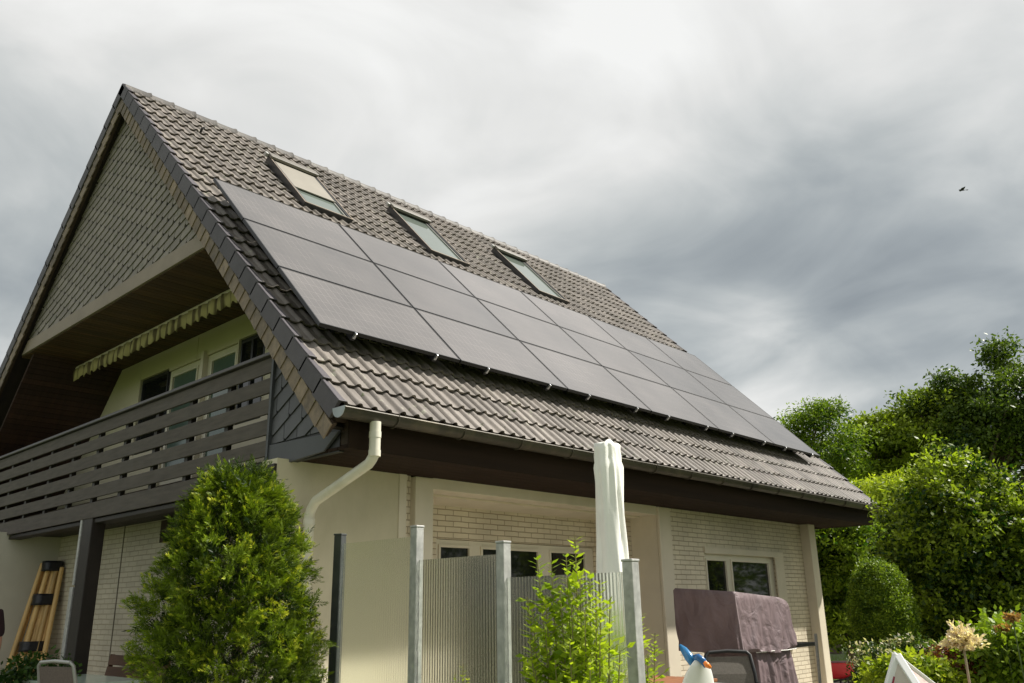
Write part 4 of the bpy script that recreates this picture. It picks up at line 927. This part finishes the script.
# potted variegated willow
c = at(965,655,9.0); pt_ = empty('potted_willow', (c.x,c.y,0), 'small standard tree with pinkish cream leaves in a terracotta pot', 'potted tree')
P_l=[];N_l=[];T_l=[];S_l=[];V_l=[]
for k in range(85):
    d_ = unit(1)[0]; d_[2] = abs(d_[2])*.8-.15; d_/=np.linalg.norm(d_); L_ = .05+.08*rng.random()+.05*(rng.random()<.15); b0 = np.array([c.x,c.y,1.25])+rng.normal(size=3)*.03
    for j in range(16):
        f = .25+.75*j/15; P_l.append(b0+d_*L_*f+rng.normal(size=3)*.008); T_l.append(d_+unit(1)[0]*.7); N_l.append(unit(1)[0]); S_l.append(.032+.022*rng.random()); V_l.append(.25+.5*f+.25*rng.normal())
leaf_mesh('crown', np.array(P_l), np.array(N_l), np.array(T_l), np.array(S_l), .5, np.array(V_l), lm_pink, pt_)
mb = MB(); mb.tube([(c.x,c.y,.45),(c.x-.01,c.y,.8),(c.x,c.y,1.22)],[.014,.012,.011],8); mb.build('trunk', pm('pale_bark',(.35,.29,.2),.8,.2,9), pt_, smooth=True)
mb = MB(); rg = [[Vector((c.x+r_*math.cos(a),c.y+r_*math.sin(a),z)) for a in np.linspace(0,2*math.pi,33)[:-1]] for z,r_ in ((.30,.10),(.50,.15),(.80,.185),(.80,.205),(.86,.21),(.86,.185),(.80,.175))]; 
mb.loft(rg); mb.build('pot', pm('terracotta',(.42,.17,.09),.8,.2,6,.3,40), pt_, smooth=True)
mb = MB(); mb.box((c.x-.14,c.y-.14,.0),(c.x+.14,c.y+.14,.30)); mb.build('plinth', m_pave, pt_, bevel=.01)
# grass tufts at the right
P_l=[];N_l=[];T_l=[];S_l=[];V_l=[]
for k in range(2600):
    q = at(880+rnd.random()*230, 683, 6.8+rnd.random()*8); L_ = .25+.45*rnd.random()
    if q.x<2.2: continue
    for j in range(4): P_l.append([q.x+.04*rnd.random(),q.y+.04*rnd.random(),0]); a=unit(1)[0]*.35; T_l.append([a[0],a[1],1]); N_l.append(unit(1)[0]); S_l.append(L_*(.5+.5*rnd.random())); V_l.append(rnd.random())
gr_ = leaf_mesh('grass', np.array(P_l), np.array(N_l), np.array(T_l,dtype=float), np.array(S_l), .035, np.array(V_l), leaf_mat('grass_blade', (.05,.10,.01), (.22,.28,.04), .4), None)
props(gr_, 'tall loose grass growing among the flower bed at the lower right', None, None, 'stuff')
P_l=[];T_l=[];S_l=[];V_l=[];n_=30000
xs_=6+rng.random(n_)*22; ys_=-6+rng.random(n_)*9; keep=~((xs_<12.5)&(ys_>-5.3)); P0_=np.stack([xs_,ys_,xs_*0],1)[keep]
T0_=unit(len(P0_))*.4+np.array([0,0,1]); gs=leaf_mesh('grass', P0_, unit(len(P0_)), T0_, .05+.05*rng.random(len(P0_)), .12, rng.random(len(P0_)), leaf_mat('lawn_blade', (.06,.11,.012), (.16,.24,.025), .4), None)
props(gs, 'short sunlit lawn grass around the wheelbarrow', None, None, 'stuff')
# orange perennials
lm_or = leaf_mat('petal_orange', (.26,.13,.05), (.50,.30,.12), .4)
for (px,py,dd,lab) in ((1012,617,9.2,'rusty orange flower head highest at the right edge'),(1003,628,9.4,'rusty orange flower head above the leafy perennial')):
    c = at(px,py,dd); e_ = empty('orange_flower', (c.x,c.y,0), lab, 'flower', 'orange flower heads at the right edge')
    n_=160; d_=unit(n_)*np.array([.06,.06,.028]); leaf_mesh('petals', np.array([c.x,c.y,c.z])+d_*rng.random((n_,1)), unit(n_), d_+unit(n_)*.05, .03+.02*rng.random(n_), .6, rng.random(n_), lm_or, e_)
    mb = MB(); mb.tube([(c.x,c.y,0),(c.x+.02,c.y,c.z*.6),(c.x,c.y,c.z)],.006,6); mb.build('stem', pm('green_stem',(.08,.12,.03),.7), e_)

# near conifer shrub
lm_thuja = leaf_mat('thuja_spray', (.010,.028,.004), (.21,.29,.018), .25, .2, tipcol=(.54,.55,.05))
cs = at(242,560,5.45); cx_, cy_ = cs.x, cs.y
sh = empty('conifer_shrub', (cx_,cy_,0), 'dense feathery green conifer shrub with yellow tips in front of the house corner', 'shrub')
def shr_r(z):          # radius against height
    k_ = [(0,.35),(.6,.42),(1.2,.455),(1.5,.445),(1.8,.40),(2.05,.33),(2.25,.24),(2.38,.14),(2.46,.03)]
    for (a,ra),(b,rb) in zip(k_,k_[1:]):
        if z<=b: return ra+(rb-ra)*(z-a)/(b-a)
    return .03
P_l=[];N_l=[];T_l=[];S_l=[];V_l=[]
RTn = np.array([RT.x,RT.y,0])
for k in range(1650):                       # branchlets: inner ones coloured dark as shade in the gaps, bright outer plumes
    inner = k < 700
    z = .12+2.3*rng.random()**.85; a = 2*math.pi*rng.random()
    lump = (1+.11*math.sin(3*a+z*4)+.09*math.sin(7*a+z*9)+.05*math.sin(13*a-z*15))
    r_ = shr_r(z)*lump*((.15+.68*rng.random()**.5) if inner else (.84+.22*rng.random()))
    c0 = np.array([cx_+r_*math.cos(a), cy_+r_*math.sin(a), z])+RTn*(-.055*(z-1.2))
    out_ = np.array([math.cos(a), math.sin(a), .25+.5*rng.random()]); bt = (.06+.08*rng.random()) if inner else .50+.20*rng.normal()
    sp = .055 if inner else .028; nm = 8 if inner else 12
    for m_i in range(nm):
        q = c0+rng.normal(size=3)*np.array([sp,sp,sp*.75])
        ax = out_*.8+unit(1)[0]*.8+np.array([0,0,.1]); ax/=np.linalg.norm(ax)
        side = np.cross(ax, unit(1)[0]); side/=np.linalg.norm(side); nrm = np.cross(side,ax)
        Lt = (.040+.040*rng.random())*(1.3 if inner else 1); tone = bt+.10*rng.normal(); nb = 13 if inner else 17
        for j in range(nb):
            f = j/(nb-1); sgn = 1 if j%2 else -1
            dirn = ax*(.55+.6*f)+side*sgn*(.95-.7*f)+nrm*.25*rng.normal()
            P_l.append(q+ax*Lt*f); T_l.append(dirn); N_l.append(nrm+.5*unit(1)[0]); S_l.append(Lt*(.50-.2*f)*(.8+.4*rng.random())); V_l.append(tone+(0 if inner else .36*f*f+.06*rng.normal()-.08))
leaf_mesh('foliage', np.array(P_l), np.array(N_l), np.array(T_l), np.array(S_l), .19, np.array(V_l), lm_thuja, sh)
mb = MB()
mb.tube([(cx_,cy_,0),(cx_+.02,cy_,1.2),(cx_-.02,cy_,2.2)],[.05,.035,.01],8)
for k in range(70):
    z=.2+1.9*rnd.random(); a=2*math.pi*rnd.random(); r_=shr_r(z)*.85; mb.tube([(cx_,cy_,z-.15),(cx_+r_*.5*math.cos(a),cy_+r_*.5*math.sin(a),z-.05),(cx_+r_*math.cos(a),cy_+r_*math.sin(a),z+.08)],[.012,.008,.003],5)
mb.build('branches', bark, sh)

# bright sprouting shrubs by the screen
lm_lime = leaf_mat('lime_leaf', (.14,.23,.012), (.46,.54,.040), .48, .3)
m_stem = pm('green_red_stem', (.22,.20,.07), .6, .2, 9)
def sprout(name, base, shoots, lab, leafl=.056, stepd=.020, den=2):
    e_ = empty(name, (base[0],base[1],0), lab, 'shrub'); P_l=[];N_l=[];T_l=[];S_l=[];V_l=[]; mb = MB()
    for (dx,dy,h,bend) in shoots:
        tip = Vector((base[0]+dx, base[1]+dy, h)); b = Vector((base[0]+dx*.25, base[1]+dy*.25, 0)); m_ = b.lerp(tip,.55)+Vector((bend,bend*.5,0))
        pts=[b*(1-t)**2+m_*2*t*(1-t)+tip*t*t for t in np.linspace(0,1,14)]; mb.tube(pts,[.006*(1-t)+.0022 for t in np.linspace(0,1,14)],5)
        Lt=(tip-b).length; n = int(Lt*.80/stepd); tone=.5+.2*rng.normal()
        for i in range(n):
            t = .2+.8*i/n; p = b*(1-t)**2+m_*2*t*(1-t)+tip*t*t; dr = ((m_-b)*(1-t)+(tip-m_)*t).normalized()
            for j in range(den):
                a = i*2.4+j*math.pi+rnd.random()*.5; sd_ = dr.orthogonal().normalized(); sd_ = sd_*math.cos(a)+dr.cross(sd_)*math.sin(a)
                dd_ = sd_*.85+dr*.55; P_l.append(p); T_l.append(dd_); N_l.append(np.array(dr)+unit(1)[0]*.35); S_l.append(leafl*(.65+.7*rnd.random())*(1 if t<.93 else .75)); V_l.append(tone+.25*(t-.5)+.12*rng.normal())
                if j==0 and rnd.random()<.35 and t<.9:
                    L2=.05+.07*rnd.random(); mb.tube([p,p+Vector(dd_)*L2],[.002,.001],4)
                    for kk in range(5):
                        P_l.append(p+Vector(dd_)*L2*(.3+.7*kk/4)); T_l.append(np.array(dd_)+unit(1)[0]*.8); N_l.append(unit(1)[0]+np.array([0,0,.8])); S_l.append(leafl*(.6+.5*rnd.random())); V_l.append(tone+.12*rng.normal())
    leaf_mesh('foliage', np.array([tuple(x) for x in P_l]), np.array([tuple(x) for x in N_l],dtype=float), np.array([tuple(x) for x in T_l],dtype=float), np.array(S_l), .42, np.array(V_l), lm_lime, e_)
    mb.build('stems', m_stem, e_); return e_
def px_shoots(base, lst):
    out_=[]
    for (px,py,dd) in lst:
        p = at(px,py,dd); out_.append((p.x-base[0],p.y-base[1],p.z,rnd.uniform(-.04,.04)))
    return out_
b1 = at(578,690,3.72); L1=[(575,536,3.70),(551,560,3.72),(566,553,3.66),(537,556,3.74),(560,590,3.6),(527,597,3.70),(532,610,3.66),(600,580,3.58),(590,570,3.62),(610,600,3.52),(545,630,3.6),(585,610,3.5),(570,640,3.45),(600,640,3.45),(620,650,3.4),(555,660,3.5),(530,640,3.6),(535,670,3.55),(590,660,3.4),(610,670,3.4),(571,600,3.55),(580,580,3.6),(545,595,3.65),(596,600,3.5)]
sprout('lime_shrub', b1, px_shoots(b1,L1), 'lime green shrub with upright shoots growing in front of the clear screen panel')
b2 = at(625,690,4.9); L2=[(641,612,4.9),(655,633,4.9),(648,655,4.8),(610,600,4.7),(590,590,4.7),(600,625,4.7),(575,610,4.8),(620,610,4.85),(560,630,4.9),(612,640,4.7),(636,640,4.8),(595,650,4.7),(580,640,4.75)]
sprout('lime_shrub', b2, px_shoots(b2,L2), 'lime green shrub behind the screen, its shoots showing right of the last post')
b3 = at(460,700,4.1); L3=[(463,664,4.1),(455,672,4.1),(468,676,4.1)]
sprout('seedling_shrub', b3, px_shoots(b3,L3), 'small pale green sprig in front of the middle screen panel', leafl=.03)

# potted plants at the left
lm_pot = leaf_mat('leaf_pot', (.02,.055,.012), (.08,.15,.03), .3)
for (px,py,dd,rx,rz,lab) in ((24,676,10.7,.20,.24,'potted leafy plant below the wooden poles'),(49,678,10.9,.17,.22,'second potted plant nearer the dark post')):
    c = at(px,py,dd); e_ = empty('potted_plant', (c.x,c.y,.2), lab, 'potted plant')
    crown(e_, lm_pot, [((c.x,c.y,c.z),(rx,rx,rz),30)], 22, .13, .06, name='foliage', flat=.8)
    mb = MB(); rg = [[Vector((c.x+r_*math.cos(a),c.y+r_*math.sin(a),z)) for a in np.linspace(0,2*math.pi,25)[:-1]] for z,r_ in ((.2,.11),(.72,.16),(.78,.175),(.78,.15))]; mb.loft(rg); mb.build('pot', pm('terracotta',(.42,.17,.09)), e_, smooth=True)

# ================================================================== PERSON (at the left edge)
pc = at(-25,640,10.3); px_, py_ = pc.x, pc.y
pe = empty('person', (px_,py_,.2), 'person in a dark red and black top standing at the left edge, arm hanging down', 'person')
fr = Vector((-math.cos(az), -math.sin(az), 0)); rtv = Vector((RT.x,RT.y,0)).normalized()   # faces left along -rt
def pl(a,b,z): return Vector((px_,py_,.2))+rtv*a+fr*b+Vector((0,0,z))
def skin(name, nodes, edges, mat, parent, sub=2):
    me = bpy.data.meshes.new(name); o0 = wl(parent); me.from_pydata([tuple(Vector(n[0])-o0) for n in nodes], edges, []); me.materials.append(mat)
    o = bpy.data.objects.new(name, me); col.objects.link(o); o.parent = parent
    md = o.modifiers.new('skin','SKIN'); md.use_smooth_shade = True
    for i,n in enumerate(nodes): me.skin_vertices[0].data[i].radius = (n[1],n[2] if len(n)>2 else n[1]); me.skin_vertices[0].data[i].use_root = (i==0)
    sb = o.modifiers.new('sub','SUBSURF'); sb.levels = sub; sb.render_levels = sub
    return o
m_skin = pm('skin', (.50,.27,.19), .5, .08, 6)
nodes = [(pl(0,0,.95),.15,.11),(pl(0,0,1.15),.13,.10),(pl(0,0,1.35),.15,.11),(pl(0,0,1.46),.09,.08),(pl(0,.01,1.54),.055),(pl(0,.03,1.61),.09),(pl(0,.03,1.69),.112),(pl(0,.02,1.77),.085)]
ed = [(i,i+1) for i in range(7)]
for s in (-1,1):
    k = len(nodes); nodes += [(pl(.18*s,0,1.42),.055),(pl(.22*s,-.02,1.15),.042),(pl(.23*s,.06,.92),.032),(pl(.23*s,.10,.86),.030),(pl(.23*s,.13,.80),.026)]
    ed += [(2,k),(k,k+1),(k+1,k+2),(k+2,k+3),(k+3,k+4)]
    for j,(da,dl) in enumerate(((-.028,.075),(-.010,.085),(.010,.08),(.028,.065))):
        q = len(nodes); nodes += [(pl(.23*s+da,.14,.77),.010),(pl(.23*s+da,.155,.77-dl*.5),.009),(pl(.23*s+da,.145,.77-dl),.008)]; ed += [(k+4,q),(q,q+1),(q+1,q+2)]
    q = len(nodes); nodes += [(pl(.23*s-.035*s,.15,.82),.011),(pl(.23*s-.05*s,.17,.78),.009)]; ed += [(k+3,q),(q,q+1)]
    k = len(nodes); nodes += [(pl(.10*s,0,.88),.095),(pl(.11*s,.02,.48),.062),(pl(.11*s,-.02,.09),.042),(pl(.11*s,.12,.04),.04,.03)]; ed += [(0,k),(k,k+1),(k+1,k+2),(k+2,k+3)]
body = skin('body', nodes, ed, m_skin, pe, 1)
m_sh = pm('dark_shirt', (.035,.012,.018), .8, .3, 5)
sn = [(pl(0,0,.80),.21,.17),(pl(0,0,1.05),.175,.14),(pl(0,0,1.2),.17,.135),(pl(0,0,1.36),.18,.14),(pl(0,0,1.48),.12,.10)]
se = [(0,1),(1,2),(2,3),(3,4)]
for s in (-1,1): k=len(sn); sn += [(pl(.18*s,0,1.425),.082),(pl(.21*s,-.015,1.20),.068)]; se += [(3,k),(k,k+1)]
skin('shirt', sn, se, m_sh, pe)
tn = [(pl(0,0,1.0),.16,.125),(pl(0,0,.90),.18,.14)]; te=[(0,1)]
for s in (-1,1): k=len(tn); tn += [(pl(.10*s,0,.86),.115),(pl(.11*s,.02,.48),.085),(pl(.11*s,-.02,.12),.07)]; te += [(1,k),(k,k+1),(k+1,k+2)]
skin('trousers', tn, te, pm('green_grey_trousers', (.20,.23,.20), .85, .15, 6), pe)
mb = MB(); rg=[]
for i in range(7):
    t=i/6; z=1.64+.20*t; rr_=.108*math.sqrt(max(.02,1-(t*1.0)**2.2)); rg.append([pl(rr_*math.cos(a),-.005+rr_*1.1*math.sin(a),z) for a in np.linspace(0,2*math.pi,21)[:-1]])
mb.loft(rg); mb.build('hair', pm('brown_hair',(.08,.05,.03),.6,.3,30), pe, smooth='all')
mb = MB(); 
for s in (-1,1): mb.tube([pl(.03*s,.108,1.70),pl(.03*s,.118,1.70)],.010,8)
mb.build('eyes', m_black, pe)
mb = MB(); mb.loft([[pl(-.012,.10,1.69),pl(.012,.10,1.69),pl(.012,.11,1.655),pl(-.012,.11,1.655)],[pl(-.004,.112,1.69),pl(.004,.112,1.69),pl(.012,.135,1.66),pl(-.012,.135,1.66)]]); mb.build('nose', m_skin, pe)

# ================================================================== BIRD
c = at(962,190,45); bd = empty('bird', c, 'small dark bird flying against the clouds at the right', 'bird')
fw_ = -RT.normalized(); upv = Vector((0,0,1)); sdv = fw_.cross(upv).normalized()
mb = MB(); rings = []
for t,rr_ in ((-.15,.012),(-.09,.03),(0,.045),(.08,.04),(.11,.03),(.14,.025),(.17,.008)):
    rings.append([c+fw_*t+(sdv*math.cos(a)+upv*math.sin(a))*rr_ for a in np.linspace(0,2*math.pi,11)[:-1]])
mb.loft(rings)
for s in (-1,1):
    for P in ([c+fw_*.08+upv*.02, c+fw_*.08+sdv*s*.12+upv*.04, c+fw_*-.04+sdv*s*.28+upv*.05, c+fw_*-.08+sdv*s*.11+upv*.02, c+fw_*-.08+upv*.02],): mb.prism(P,(0,0,.008))
mb.prism([c+fw_*-.17+sdv*.015,c+fw_*-.30+sdv*.05,c+fw_*-.30-sdv*.05,c+fw_*-.17-sdv*.015],(0,0,.008))
mb.build('body', pm('dark_feathers',(.02,.02,.022),.7), bd, smooth=True)
